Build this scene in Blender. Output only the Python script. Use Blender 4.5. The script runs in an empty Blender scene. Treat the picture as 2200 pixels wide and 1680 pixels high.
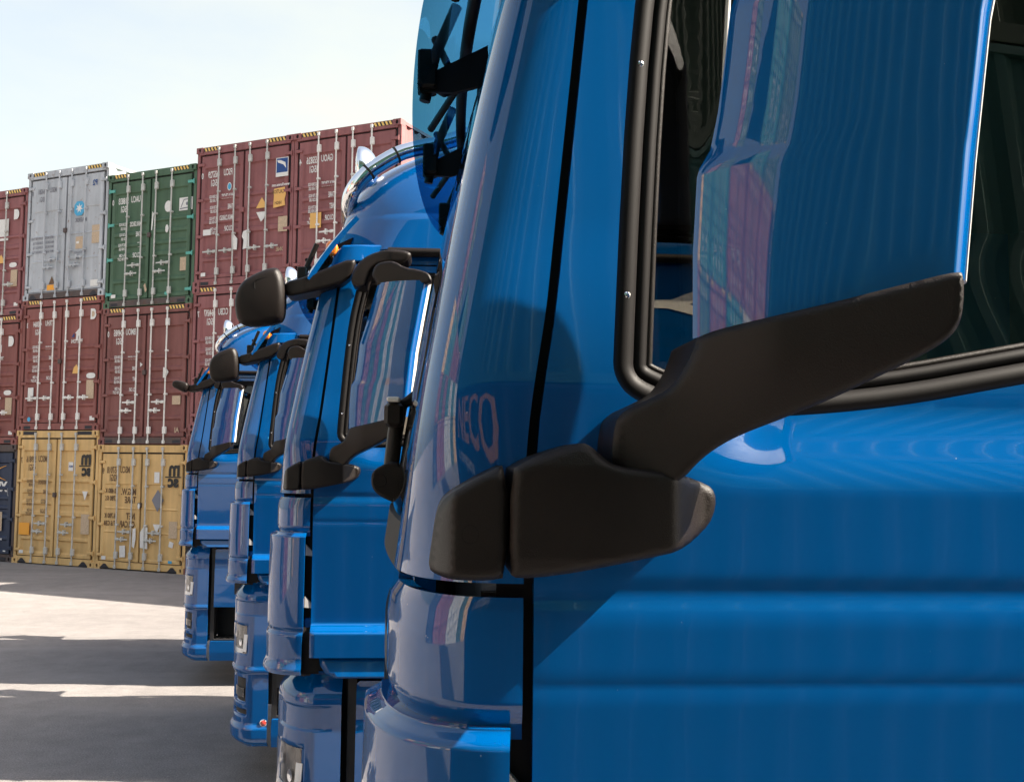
import bpy, math, random
import numpy as np
from mathutils import Vector, Matrix
from mathutils.geometry import delaunay_2d_cdt
random.seed(7)
sc = bpy.context.scene
COL = sc.collection
R = math.radians

# ------------------------------------------------------------------ camera
PITCH, ROLL, CAM_H = R(3.92), R(0.6), 2.30
cam = bpy.data.cameras.new("camera"); camo = bpy.data.objects.new("camera", cam); COL.objects.link(camo)
cam.sensor_width = 36.0; cam.lens = 2250.0 / 2200.0 * 36.0; cam.clip_start = 0.05; cam.clip_end = 3000
fw = Vector((0, math.cos(PITCH), math.sin(PITCH))); rt0 = Vector((1, 0, 0)); up0 = rt0.cross(fw)
rt = math.cos(ROLL) * rt0 + math.sin(ROLL) * up0; up = -math.sin(ROLL) * rt0 + math.cos(ROLL) * up0
m = Matrix((rt, up, -fw)).transposed().to_4x4(); m.translation = (0, 0, CAM_H); camo.matrix_world = m
sc.camera = camo
# ------------------------------------------------------------------ light
SUN_EL, SUN_AZ = R(42), R(-3.0)          # azimuth measured from +X towards +Y
w = bpy.data.worlds.new("World"); sc.world = w; w.use_nodes = True
nt = w.node_tree; bg = nt.nodes["Background"]; sky = nt.nodes.new("ShaderNodeTexSky")
sky.sky_type = 'NISHITA'; sky.sun_disc = False; sky.sun_elevation = SUN_EL; sky.sun_rotation = R(90) - SUN_AZ
sky.air_density = 1.0; sky.dust_density = 5.0; sky.ozone_density = 1.0
tcw = nt.nodes.new("ShaderNodeTexCoord"); mpw = nt.nodes.new("ShaderNodeMapping"); mpw.inputs["Scale"].default_value = (1, 1, 2.6)
nw = nt.nodes.new("ShaderNodeTexNoise"); nw.inputs["Scale"].default_value = 1.6; nw.inputs["Detail"].default_value = 7; nw.inputs["Roughness"].default_value = 0.55
nt.links.new(tcw.outputs["Generated"], mpw.inputs[0]); nt.links.new(mpw.outputs[0], nw.inputs["Vector"])
mrw = nt.nodes.new("ShaderNodeMapRange"); mrw.inputs[1].default_value = 0.35; mrw.inputs[2].default_value = 0.7; mrw.inputs[3].default_value = 0.34; mrw.inputs[4].default_value = 0.82
nt.links.new(nw.outputs[0], mrw.inputs[0]); mxw = nt.nodes.new("ShaderNodeMixRGB"); mxw.inputs[2].default_value = (2.95, 2.96, 2.42, 1)   # thin high cloud veil
sxw = nt.nodes.new("ShaderNodeSeparateXYZ"); nt.links.new(tcw.outputs["Generated"], sxw.inputs[0]); mrz = nt.nodes.new("ShaderNodeMapRange"); mrz.interpolation_type = 'SMOOTHSTEP'
mrz.inputs[1].default_value = 0.30; mrz.inputs[2].default_value = 0.85; mrz.inputs[3].default_value = 1.0; mrz.inputs[4].default_value = 0.42; nt.links.new(sxw.outputs[2], mrz.inputs[0])   # veil thins out overhead
mlw = nt.nodes.new("ShaderNodeMath"); mlw.operation = 'MULTIPLY'; nt.links.new(mrw.outputs[0], mlw.inputs[0]); nt.links.new(mrz.outputs[0], mlw.inputs[1]); nt.links.new(mlw.outputs[0], mxw.inputs[0]); nt.links.new(sky.outputs[0], mxw.inputs[1]); nt.links.new(mxw.outputs[0], bg.inputs[0]); bg.inputs[1].default_value = 0.10
sd = Vector((math.cos(SUN_EL) * math.cos(SUN_AZ), math.cos(SUN_EL) * math.sin(SUN_AZ), math.sin(SUN_EL)))
sl = bpy.data.lights.new("sun", 'SUN'); sl.energy = 5.0; sl.angle = R(0.5); sl.color = (1.0, 0.91, 0.78)
so = bpy.data.objects.new("sun", sl); so.rotation_euler = sd.to_track_quat('Z', 'Y').to_euler(); so.location = (20, -5, 30); COL.objects.link(so)
sc.view_settings.view_transform = 'Standard'; sc.view_settings.look = 'None'
sc.view_settings.exposure = 1.9; sc.view_settings.gamma = 1.0
sc.cycles.max_bounces = 8; sc.cycles.transparent_max_bounces = 16

# ------------------------------------------------------------------ materials
M = {}
def mat(name, col, rough=0.5, metal=0.0, coat=0.0, spec=0.5, noise=0.0, nscale=8.0, bump=0.0, bscale=60.0, coat_rough=0.02):
    ma = bpy.data.materials.new(name); ma.use_nodes = True; t = ma.node_tree; b = t.nodes["Principled BSDF"]
    b.inputs["Base Color"].default_value = (*col, 1); b.inputs["Roughness"].default_value = rough
    b.inputs["Metallic"].default_value = metal; b.inputs["Coat Weight"].default_value = coat
    b.inputs["Coat Roughness"].default_value = coat_rough; b.inputs["Specular IOR Level"].default_value = spec
    if noise:
        tc = t.nodes.new("ShaderNodeTexCoord"); n = t.nodes.new("ShaderNodeTexNoise"); n.inputs["Scale"].default_value = nscale
        n.inputs["Detail"].default_value = 8; n.inputs["Roughness"].default_value = 0.65
        t.links.new(tc.outputs["Object"], n.inputs["Vector"])
        r = t.nodes.new("ShaderNodeValToRGB"); r.color_ramp.elements[0].position = 0.3; r.color_ramp.elements[1].position = 0.72
        r.color_ramp.elements[0].color = (*[c * (1 - noise) for c in col], 1); r.color_ramp.elements[1].color = (*[min(1, c * (1 + noise)) for c in col], 1)
        t.links.new(n.outputs[0], r.inputs[0]); t.links.new(r.outputs[0], b.inputs["Base Color"])
        mr = t.nodes.new("ShaderNodeMapRange"); mr.inputs[3].default_value = max(0.02, rough - 0.1); mr.inputs[4].default_value = min(1, rough + 0.1)
        t.links.new(n.outputs[0], mr.inputs[0]); t.links.new(mr.outputs[0], b.inputs["Roughness"])
    if bump:
        tc = t.nodes.new("ShaderNodeTexCoord"); n = t.nodes.new("ShaderNodeTexNoise"); n.inputs["Scale"].default_value = bscale; n.inputs["Detail"].default_value = 4
        t.links.new(tc.outputs["Object"], n.inputs["Vector"]); bp = t.nodes.new("ShaderNodeBump"); bp.inputs["Strength"].default_value = bump; bp.inputs["Distance"].default_value = 0.002
        t.links.new(n.outputs[0], bp.inputs["Height"]); t.links.new(bp.outputs[0], b.inputs["Normal"])
    M[name] = ma; return ma

def paint_mat(name, col):
    """glossy two-layer truck paint: slightly wavy clear coat (orange peel), a few dust specks"""
    ma = mat(name, col, rough=0.45, coat=1.0, coat_rough=0.012, spec=0.0); t = ma.node_tree; b = t.nodes["Principled BSDF"]
    b.inputs["Coat IOR"].default_value = 1.64
    tc = t.nodes.new("ShaderNodeTexCoord"); n = t.nodes.new("ShaderNodeTexNoise"); n.inputs["Scale"].default_value = 7; n.inputs["Detail"].default_value = 1
    n2 = t.nodes.new("ShaderNodeTexNoise"); n2.inputs["Scale"].default_value = 260; n2.inputs["Detail"].default_value = 2
    t.links.new(tc.outputs["Object"], n.inputs["Vector"]); t.links.new(tc.outputs["Object"], n2.inputs["Vector"])
    ad = t.nodes.new("ShaderNodeMath"); ad.operation = 'MULTIPLY_ADD'; ad.inputs[1].default_value = 0.008
    t.links.new(n2.outputs[0], ad.inputs[0]); t.links.new(n.outputs[0], ad.inputs[2])
    bp = t.nodes.new("ShaderNodeBump"); bp.inputs["Strength"].default_value = 0.06; bp.inputs["Distance"].default_value = 0.004
    t.links.new(ad.outputs[0], bp.inputs["Height"]); t.links.new(bp.outputs[0], b.inputs["Coat Normal"])
    # dried film of dust: the gloss varies slowly over the panels
    n3 = t.nodes.new("ShaderNodeTexNoise"); n3.inputs["Scale"].default_value = 2.2; n3.inputs["Detail"].default_value = 9; n3.inputs["Roughness"].default_value = 0.7; t.links.new(tc.outputs["Object"], n3.inputs["Vector"])
    m3 = t.nodes.new("ShaderNodeMapRange"); m3.inputs[1].default_value = 0.35; m3.inputs[2].default_value = 0.7; m3.inputs[3].default_value = 0.012; m3.inputs[4].default_value = 0.05; t.links.new(n3.outputs[0], m3.inputs[0]); t.links.new(m3.outputs[0], b.inputs["Coat Roughness"])
    # dust specks
    v = t.nodes.new("ShaderNodeTexNoise"); v.inputs["Scale"].default_value = 130; v.inputs["Detail"].default_value = 3
    t.links.new(tc.outputs["Object"], v.inputs["Vector"])
    r = t.nodes.new("ShaderNodeValToRGB"); r.color_ramp.elements[0].position = 0.76; r.color_ramp.elements[1].position = 0.80
    r.color_ramp.elements[0].color = (0, 0, 0, 1); r.color_ramp.elements[1].color = (0.5, 0.5, 0.5, 1)
    t.links.new(v.outputs[0], r.inputs[0]); mx = t.nodes.new("ShaderNodeMixRGB"); mx.inputs[1].default_value = (*col, 1); mx.inputs[2].default_value = (0.45, 0.5, 0.55, 1)
    t.links.new(r.outputs[0], mx.inputs[0]); t.links.new(mx.outputs[0], b.inputs["Base Color"])
    return ma

def glass_mat(name, tint, gloss=1.0, ior=1.5, rough=0.0):
    ma = bpy.data.materials.new(name); ma.use_nodes = True; t = ma.node_tree
    for n in list(t.nodes): t.nodes.remove(n)
    o = t.nodes.new("ShaderNodeOutputMaterial"); tr = t.nodes.new("ShaderNodeBsdfTransparent"); tr.inputs[0].default_value = (*tint, 1)
    gl = t.nodes.new("ShaderNodeBsdfGlossy"); gl.inputs["Roughness"].default_value = rough; gl.inputs[0].default_value = (gloss, gloss, gloss, 1)
    lw = t.nodes.new("ShaderNodeLayerWeight"); lw.inputs[0].default_value = 0.5; f0 = ((ior - 1) / (ior + 1)) ** 2   # Schlick, same from both sides
    pw = t.nodes.new("ShaderNodeMath"); pw.operation = 'POWER'; pw.inputs[1].default_value = 5; t.links.new(lw.outputs["Facing"], pw.inputs[0])
    ma_ = t.nodes.new("ShaderNodeMath"); ma_.operation = 'MULTIPLY_ADD'; ma_.inputs[1].default_value = 1 - f0; ma_.inputs[2].default_value = f0; t.links.new(pw.outputs[0], ma_.inputs[0]); mx = t.nodes.new("ShaderNodeMixShader")
    t.links.new(ma_.outputs[0], mx.inputs[0]); t.links.new(tr.outputs[0], mx.inputs[1]); t.links.new(gl.outputs[0], mx.inputs[2]); t.links.new(mx.outputs[0], o.inputs[0])
    M[name] = ma; return ma

def container_mat(name, col, rust=(0.10, 0.045, 0.025), amount=0.35, rough=0.62):
    """sea-worn container paint: faded patches, vertical streaks, rust"""
    ma = mat(name, col, rough=rough); t = ma.node_tree; b = t.nodes["Principled BSDF"]
    tc = t.nodes.new("ShaderNodeTexCoord"); g = t.nodes.new("ShaderNodeNewGeometry")
    mp = t.nodes.new("ShaderNodeMapping"); mp.inputs["Scale"].default_value = (9, 9, 0.7); t.links.new(g.outputs["Position"], mp.inputs[0])
    n1 = t.nodes.new("ShaderNodeTexNoise"); n1.inputs["Scale"].default_value = 1.0; n1.inputs["Detail"].default_value = 6; t.links.new(mp.outputs[0], n1.inputs["Vector"])
    n2 = t.nodes.new("ShaderNodeTexNoise"); n2.inputs["Scale"].default_value = 1.3; n2.inputs["Detail"].default_value = 9; n2.inputs["Roughness"].default_value = 0.7; t.links.new(g.outputs["Position"], n2.inputs["Vector"])
    n3 = t.nodes.new("ShaderNodeTexNoise"); n3.inputs["Scale"].default_value = 9; n3.inputs["Detail"].default_value = 8; n3.inputs["Roughness"].default_value = 0.75; t.links.new(g.outputs["Position"], n3.inputs["Vector"])
    mu = t.nodes.new("ShaderNodeMath"); mu.operation = 'ADD'; t.links.new(n1.outputs[0], mu.inputs[0]); t.links.new(n2.outputs[0], mu.inputs[1])
    r = t.nodes.new("ShaderNodeValToRGB"); r.color_ramp.elements[0].position = 0.35; r.color_ramp.elements[1].position = 0.68
    r.color_ramp.elements[0].color = (*[c * 0.78 for c in col], 1); r.color_ramp.elements[1].color = (*[min(1, c * 1.16 + 0.012) for c in col], 1)
    mh = t.nodes.new("ShaderNodeMath"); mh.operation = 'MULTIPLY'; mh.inputs[1].default_value = 0.5; t.links.new(mu.outputs[0], mh.inputs[0]); t.links.new(mh.outputs[0], r.inputs[0])
    rr = t.nodes.new("ShaderNodeValToRGB"); rr.color_ramp.elements[0].position = 0.74 - amount * 0.25; rr.color_ramp.elements[1].position = 0.80 - amount * 0.2
    rr.color_ramp.elements[0].color = (0, 0, 0, 1); rr.color_ramp.elements[1].color = (0.85, 0.85, 0.85, 1); t.links.new(n3.outputs[0], rr.inputs[0])
    mx = t.nodes.new("ShaderNodeMixRGB"); mx.inputs[2].default_value = (*rust, 1); t.links.new(rr.outputs[0], mx.inputs[0]); t.links.new(r.outputs[0], mx.inputs[1])
    t.links.new(mx.outputs[0], b.inputs["Base Color"])
    bp = t.nodes.new("ShaderNodeBump"); bp.inputs["Strength"].default_value = 0.25; bp.inputs["Distance"].default_value = 0.01
    t.links.new(n2.outputs[0], bp.inputs["Height"]); t.links.new(bp.outputs[0], b.inputs["Normal"])
    return ma

paint_mat("blue_paint", (0.0, 0.072, 0.250))
mat("black_plastic", (0.0095, 0.0066, 0.0054), rough=0.42, spec=0.22, bump=0.35, bscale=700, noise=0.15, nscale=12)
mat("rubber", (0.007, 0.006, 0.006), rough=0.55, spec=0.16)
mat("dark_trim", (0.02, 0.018, 0.017), rough=0.7)
mat("seat_fabric", (0.05, 0.045, 0.04), rough=0.95, noise=0.3, nscale=60)
mat("interior_grey", (0.09, 0.085, 0.08), rough=0.8)
mat("chrome", (0.85, 0.86, 0.88), rough=0.04, metal=1.0)
mat("mirror_silver", (0.9, 0.9, 0.9), rough=0.0, metal=1.0)
mat("bezel_grey", (0.55, 0.54, 0.52), rough=0.35)
mat("fin_grey", (0.45, 0.43, 0.42), rough=0.4)
mat("lamp_inner", (0.16, 0.155, 0.15), rough=0.22, metal=0.7, noise=0.6, nscale=22)
mat("white_lens", (0.85, 0.84, 0.82), rough=0.12, coat=1.0)
mat("orange_lens", (0.85, 0.22, 0.02), rough=0.15, coat=1.0)
mat("red_lens", (0.35, 0.03, 0.02), rough=0.15, coat=1.0)
mat("white_paint", (0.78, 0.78, 0.76), rough=0.45)
mat("frame_steel", (0.035, 0.035, 0.038), rough=0.6, noise=0.3)
mat("tyre_rubber", (0.02, 0.02, 0.021), rough=0.85, noise=0.3, nscale=30)
mat("rim_steel", (0.45, 0.46, 0.48), rough=0.4, metal=0.7)
mat("spot_metal", (0.80, 0.82, 0.85), rough=0.12, metal=1.0)
glass_mat("side_glass", (0.42, 0.40, 0.36), ior=1.52)
glass_mat("clear_glass", (0.45, 0.47, 0.46), ior=1.52)
glass_mat("lens_glass", (0.92, 0.93, 0.95), ior=1.5)
glass_mat("smoked_acrylic", (0.10, 0.42, 0.72), gloss=1.0, ior=2.5, rough=0.01)
# container colours
container_mat("red_container", (0.26, 0.088, 0.088), amount=0.05)
container_mat("rust_red_container", (0.235, 0.070, 0.058), amount=0.15)
container_mat("brown_container", (0.20, 0.065, 0.055), amount=0.35)
container_mat("green_container", (0.055, 0.115, 0.062), amount=0.10)
container_mat("teal_container", (0.045, 0.19, 0.155), amount=0.10)
container_mat("yellow_container", (0.66, 0.42, 0.165), amount=0.12, rust=(0.2, 0.10, 0.05))
container_mat("pale_container", (0.44, 0.46, 0.49), amount=0.60, rust=(0.22, 0.12, 0.08))
container_mat("navy_container", (0.020, 0.030, 0.065), amount=0.2)
container_mat("white_container", (0.55, 0.55, 0.52), amount=0.35)
container_mat("weathered_steel", (0.075, 0.050, 0.045), amount=0.8)
mat("gasket", (0.022, 0.020, 0.026), rough=0.7)
mat("galvanised", (0.50, 0.49, 0.46), rough=0.5, metal=0.25, noise=0.25, nscale=9)
mat("galvanised_white", (0.74, 0.72, 0.68), rough=0.5, noise=0.2, nscale=9)
mat("decal_white", (0.72, 0.70, 0.67), rough=0.6, noise=0.08, nscale=20)
mat("decal_black", (0.018, 0.015, 0.013), rough=0.6)
mat("decal_brown", (0.14, 0.075, 0.035), rough=0.7, noise=0.3, nscale=20)
mat("decal_grey", (0.20, 0.20, 0.23), rough=0.7)
mat("decal_yellow", (0.75, 0.42, 0.12), rough=0.6)
mat("decal_orange", (0.85, 0.36, 0.03), rough=0.6)
mat("decal_tan", (0.50, 0.37, 0.25), rough=0.6, noise=0.2, nscale=30)
mat("decal_skyblue", (0.06, 0.36, 0.60), rough=0.6)
mat("decal_blue", (0.008, 0.055, 0.22), rough=0.6)
mat("decal_red", (0.30, 0.05, 0.04), rough=0.6)
mat("decal_teal", (0.10, 0.38, 0.32), rough=0.6)
mat("hazard_yellow", (0.80, 0.52, 0.14), rough=0.6)

# ------------------------------------------------------------------ mesh helpers
def link(o, parent=None):
    COL.objects.link(o)
    if parent is not None: o.parent = parent
    return o
def tag(o, label=None, cat=None, group=None, kind=None):
    if label: o["label"] = label
    if cat: o["category"] = cat
    if group: o["group"] = group
    if kind: o["kind"] = kind
    return o
def empty(name, loc=(0, 0, 0), rz=0.0):
    o = bpy.data.objects.new(name, None); o.location = loc; o.rotation_euler = (0, 0, rz); o.empty_display_size = 0.3
    COL.objects.link(o); return o

class MB:
    """collects geometry; n = custom normal per vertex (None: flat face)"""
    def __init__(s): s.v = []; s.f = []; s.n = []; s.m = []; s.sm = []
    def add(s, vs, fs, ns=None, mi=0, smooth=None):
        o = len(s.v); s.v += [tuple(map(float, p)) for p in vs]; s.n += (ns if ns is not None else [None] * len(vs))
        sm = (ns is not None) if smooth is None else smooth
        for f in fs: s.f.append(tuple(i + o for i in f)); s.m.append(mi); s.sm.append(sm)
        return s
    def box(s, x0, x1, y0, y1, z0, z1, mi=0, c=0.0):
        if x1 < x0: x0, x1 = x1, x0
        if y1 < y0: y0, y1 = y1, y0
        if z1 < z0: z0, z1 = z1, z0
        if c <= 0:
            P = [(x, y, z) for z in (z0, z1) for y in (y0, y1) for x in (x0, x1)]
            F = [(0, 2, 3, 1), (4, 5, 7, 6), (0, 1, 5, 4), (2, 6, 7, 3), (0, 4, 6, 2), (1, 3, 7, 5)]
            return s.add(P, F, mi=mi)
        c = min(c, (x1 - x0) * .45, (y1 - y0) * .45, (z1 - z0) * .45)
        lv = [(z0, c), (z0 + c, 0), (z1 - c, 0), (z1, c)]; P = []
        for z, i in lv:
            a, b, d, e = x0 + i, x1 - i, y0 + i, y1 - i; k = c
            P += [(a + k, d, z), (b - k, d, z), (b, d + k, z), (b, e - k, z), (b - k, e, z), (a + k, e, z), (a, e - k, z), (a, d + k, z)]
        F = []
        for j in range(3):
            for i in range(8): F.append((j * 8 + i, j * 8 + (i + 1) % 8, j * 8 + 8 + (i + 1) % 8, j * 8 + 8 + i))
        F.append(tuple(range(7, -1, -1))); F.append(tuple(range(24, 32)))
        return s.add(P, F, mi=mi)
    def tube(s, path, r, seg=12, mi=0, caps=True, radii=None):
        P = [Vector(p) for p in path]; n = len(P); vs = []; ns = []
        prev = None
        for i, p in enumerate(P):
            t = (P[min(i + 1, n - 1)] - P[max(i - 1, 0)]).normalized()
            if prev is None:
                a = Vector((0, 0, 1)) if abs(t.z) < .9 else Vector((1, 0, 0)); u = t.cross(a).normalized()
            else: u = (prev - t * prev.dot(t)).normalized()
            prev = u; q = t.cross(u); rr = radii[i] if radii else r
            for k in range(seg):
                d = u * math.cos(2 * math.pi * k / seg) + q * math.sin(2 * math.pi * k / seg)
                vs.append(p + d * rr); ns.append(tuple(d))
        F = [(i * seg + k, i * seg + (k + 1) % seg, (i + 1) * seg + (k + 1) % seg, (i + 1) * seg + k) for i in range(n - 1) for k in range(seg)]
        s.add(vs, F, ns, mi)
        if caps:
            s.add(vs[:seg], [tuple(range(seg - 1, -1, -1))], mi=mi); s.add(vs[-seg:], [tuple(range(seg))], mi=mi)
        return s
    def build(s, name, mats, parent=None, mesh_only=False):
        me = bpy.data.meshes.new(name); me.from_pydata(s.v, [], s.f)
        if not isinstance(mats, (list, tuple)): mats = [mats]
        for x in mats: me.materials.append(M[x] if isinstance(x, str) else x)
        me.polygons.foreach_set("material_index", s.m); me.polygons.foreach_set("use_smooth", s.sm)
        me.update()
        if any(n is not None for n in s.n):
            fn = [tuple(p.normal) for p in me.polygons]; ln = [None] * len(me.loops)
            for pi, p in enumerate(me.polygons):
                for li in p.loop_indices:
                    vn = s.n[me.loops[li].vertex_index]; ln[li] = vn if vn is not None else fn[pi]
            me.normals_split_custom_set(ln)
        if mesh_only: return me
        return link(bpy.data.objects.new(name, me), parent)

def grid(mb, P, us, vs, flip=False, mi=0, thick=0.0, tdir=None):
    """smooth parametric surface P(u,v)->(x,y,z) with analytic normals; optional rim and back face"""
    nu, nv = len(us), len(vs); pts = []; ns = []
    for v in vs:
        for u in us:
            p = np.array(P(u, v)); e = 1e-4
            du = np.array(P(u + e, v)) - np.array(P(u - e, v)); dv = np.array(P(u, v + e)) - np.array(P(u, v - e))
            n = np.cross(du, dv); l = np.linalg.norm(n); n = n / l if l > 1e-14 else np.array((0, 0, 1.)); n = -n if flip else n
            pts.append(p); ns.append(tuple(n))
    F = []
    for j in range(nv - 1):
        for i in range(nu - 1):
            q = (j * nu + i, j * nu + i + 1, (j + 1) * nu + i + 1, (j + 1) * nu + i); F.append(q[::-1] if flip else q)
    mb.add(pts, F, ns, mi)
    if thick:
        back = [p - np.array(n) * thick for p, n in zip(pts, ns)]
        mb.add(back, [f[::-1] for f in F], [tuple(-np.array(n)) for n in ns], mi)
        loop = [i for i in range(nu)] + [j * nu + nu - 1 for j in range(1, nv)] + [(nv - 1) * nu + i for i in range(nu - 2, -1, -1)] + [j * nu for j in range(nv - 2, 0, -1)]
        k = len(loop); V = [pts[i] for i in loop] + [back[i] for i in loop]
        FF = [((i + 1) % k, i, k + i, k + (i + 1) % k) for i in range(k)]
        if flip: FF = [f[::-1] for f in FF]
        mb.add(V, FF, mi=mi)
    return mb

def chaikin(p, n=2):
    for _ in range(n):
        q = []
        for i in range(len(p)):
            a = np.array(p[i]); b = np.array(p[(i + 1) % len(p)]); q += [tuple(a * .75 + b * .25), tuple(a * .25 + b * .75)]
        p = q
    return p
def area(p): return 0.5 * sum(p[i][0] * p[(i + 1) % len(p)][1] - p[(i + 1) % len(p)][0] * p[i][1] for i in range(len(p)))
def resample(p, step):
    out = []
    for i in range(len(p)):
        a = np.array(p[i], float); b = np.array(p[(i + 1) % len(p)], float); L = np.linalg.norm(b - a)
        if L < 1e-6: continue
        k = max(1, int(math.ceil(L / step)))
        out += [tuple(a + (b - a) * t / k) for t in range(k)]
    return out
def inside(P, poly):
    x, y = P[:, 0], P[:, 1]; r = np.zeros(len(P), bool); n = len(poly); j = n - 1
    for i in range(n):
        xi, yi = poly[i]; xj, yj = poly[j]
        c = ((yi > y) != (yj > y)) & (x < (xj - xi) * (y - yi) / (yj - yi + 1e-15) + xi); r ^= c; j = i
    return r
def bdist(P, poly):
    d = np.full(len(P), 1e9); n = len(poly)
    for i in range(n):
        a = np.array(poly[i]); b = np.array(poly[(i + 1) % n]); ab = b - a; L = ab @ ab + 1e-15
        t = np.clip(((P - a) @ ab) / L, 0, 1); q = a + t[:, None] * ab; d = np.minimum(d, np.linalg.norm(P - q, axis=1))
    return d
def tri2d(outer, holes=(), step=0.02):
    """constrained triangulation of an outline with an even inner grid -> points, triangles"""
    polys = [resample(outer, step)] + [resample(h, step) for h in holes]
    V = []; E = []
    for p in polys:
        o = len(V); V += p; E += [(o + i, o + (i + 1) % len(p)) for i in range(len(p))]
    a = np.array(polys[0]); lo, hi = a.min(0), a.max(0)
    g = np.array([(x, z) for i, z in enumerate(np.arange(lo[1] + step * .5, hi[1], step * .87)) for x in np.arange(lo[0] + (step * .5 if i % 2 else 0.01 * step), hi[0], step)])
    if len(g):
        k = inside(g, polys[0])
        for h in polys[1:]: k &= ~inside(g, h)
        for p in polys: k &= bdist(g, p) > step * .45
        V = V + [tuple(q) for q in g[k]]
    r = delaunay_2d_cdt([Vector(v) for v in V], E, [], 0, 1e-6)
    P = np.array([(v.x, v.y) for v in r[0]]); T = np.array([tuple(f) for f in r[2]])
    c = P[T].mean(1); k = inside(c, polys[0])
    for h in polys[1:]: k &= ~inside(c, h)
    return P, T[k], polys
def panel(mb, outer, yf, holes=(), step=0.02, depth=0.02, mi=0, rim=True, out=-1):
    """sheet following y = yf(x, z) inside an outline (x, z); rims go inwards by depth"""
    if area(outer) < 0: outer = outer[::-1]
    P, T, polys = tri2d(outer, holes, step); e = 1e-4; pts = []; ns = []
    for x, z in P:
        gx = (yf(x + e, z) - yf(x - e, z)) / (2 * e); gz = (yf(x, z + e) - yf(x, z - e)) / (2 * e)
        n = np.array((gx, -1, gz)); n /= np.linalg.norm(n); pts.append((x, yf(x, z), z)); ns.append(tuple(n if out < 0 else -n))
    F = [tuple(t) if out < 0 else tuple(t[::-1]) for t in T.tolist()]; mb.add(pts, F, ns, mi)
    if rim:
        for q in polys:
            k = len(q); sgn = 1 if q is polys[0] else (1 if area(q) > 0 else -1)
            V = [(x, yf(x, z), z) for x, z in q] + [(x, yf(x, z) - out * depth, z) for x, z in q]
            FF = [((i + 1) % k, i, k + i, k + (i + 1) % k) for i in range(k)]
            if (q is not polys[0]) == (sgn > 0): FF = [f[::-1] for f in FF]
            mb.add(V, FF, mi=mi)
    return mb
def puff(mb, outer, yf, r, yback, step=0.01, mi=0, back=True):
    """solid with a rounded-over face towards -y; outline in (x, z)"""
    if area(outer) < 0: outer = outer[::-1]
    P, T, polys = tri2d(outer, (), step); q = polys[0]
    extra = []  # refine the rounded rim
    def E(Pn):
        d = np.clip(bdist(Pn, q), 0, r); d[~inside(Pn, q) & (d > 1e-6)] = 0; return r - np.sqrt(np.maximum(0, r * r - (r - d) ** 2))
    e = 5e-4
    yb = np.array([yf(x, z) for x, z in P]); Y = yb + E(P)
    gx = np.array([(yf(x + e, z) - yf(x - e, z)) / (2 * e) for x, z in P]) + (E(P + [e, 0]) - E(P - [e, 0])) / (2 * e)
    gz = np.array([(yf(x, z + e) - yf(x, z - e)) / (2 * e) for x, z in P]) + (E(P + [0, e]) - E(P - [0, e])) / (2 * e)
    N = np.stack([gx, -np.ones(len(P)), gz], 1); N /= np.linalg.norm(N, axis=1)[:, None]
    k = len(q); qa = np.array(q); nb = []
    for i in range(k):
        t = qa[(i + 1) % k] - qa[i - 1]; n2 = np.array((t[1], -t[0])); n2 /= np.linalg.norm(n2) + 1e-12; nb.append(n2)
    # outline vertices come first in P in the same order when nothing merged
    key = {(round(x, 6), round(z, 6)): i for i, (x, z) in enumerate(q)}
    for i, (x, z) in enumerate(P):
        j = key.get((round(float(x), 6), round(float(z), 6)))
        if j is not None: N[i] = (nb[j][0] * .9, -.43, nb[j][1] * .9)
    mb.add([(x, y, z) for (x, z), y in zip(P, Y)], [tuple(t) for t in T.tolist()], [tuple(n) for n in N], mi)
    V = [(x, yf(x, z) + r, z) for x, z in q] + [(x, yback(x, z) if callable(yback) else yback, z) for x, z in q]
    nn = [(n[0], 0, n[1]) for n in nb] * 2
    mb.add(V, [((i + 1) % k, i, k + i, k + (i + 1) % k) for i in range(k)], [tuple(map(float, n)) for n in nn], mi)
    if back: mb.add([(x, yback(x, z) if callable(yback) else yback, z) for x, z in P], [tuple(t[::-1]) for t in T.tolist()], mi=mi)
    return mb
def lathe(mb, prof, c, axis='x', seg=32, mi=0, sx=1.0):
    """profile (a, r): a along the axis, r radius"""
    vs = []; ns = []; n = len(prof)
    for i, (a, r) in enumerate(prof):
        a0, r0 = prof[max(i - 1, 0)]; a1, r1 = prof[min(i + 1, n - 1)]; t = np.array((a1 - a0, r1 - r0)); t /= np.linalg.norm(t) + 1e-12
        for k in range(seg):
            th = 2 * math.pi * k / seg; cs, sn = math.cos(th), math.sin(th)
            if axis == 'x': p = (c[0] + a, c[1] + r * cs, c[2] + r * sn); q = (-t[1], t[0] * cs, t[0] * sn)
            elif axis == 'y': p = (c[0] + r * sn, c[1] + a, c[2] + r * cs); q = (t[0] * sn, -t[1], t[0] * cs)
            else: p = (c[0] + r * cs, c[1] + r * sn, c[2] + a); q = (t[0] * cs, t[0] * sn, -t[1])
            vs.append(p); ns.append(q)
    F = [(i * seg + k, i * seg + (k + 1) % seg, (i + 1) * seg + (k + 1) % seg, (i + 1) * seg + k) for i in range(n - 1) for k in range(seg)]
    return mb.add(vs, F, ns, mi)
def sstep(a, b, x):
    t = min(1.0, max(0.0, (x - a) / (b - a))); return t * t * (3 - 2 * t)
def copy_tree(o, parent=None):
    c = o.copy(); COL.objects.link(c)
    if parent is not None: c.parent = parent
    for ch in list(o.children): copy_tree(ch, c)
    return c
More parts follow.
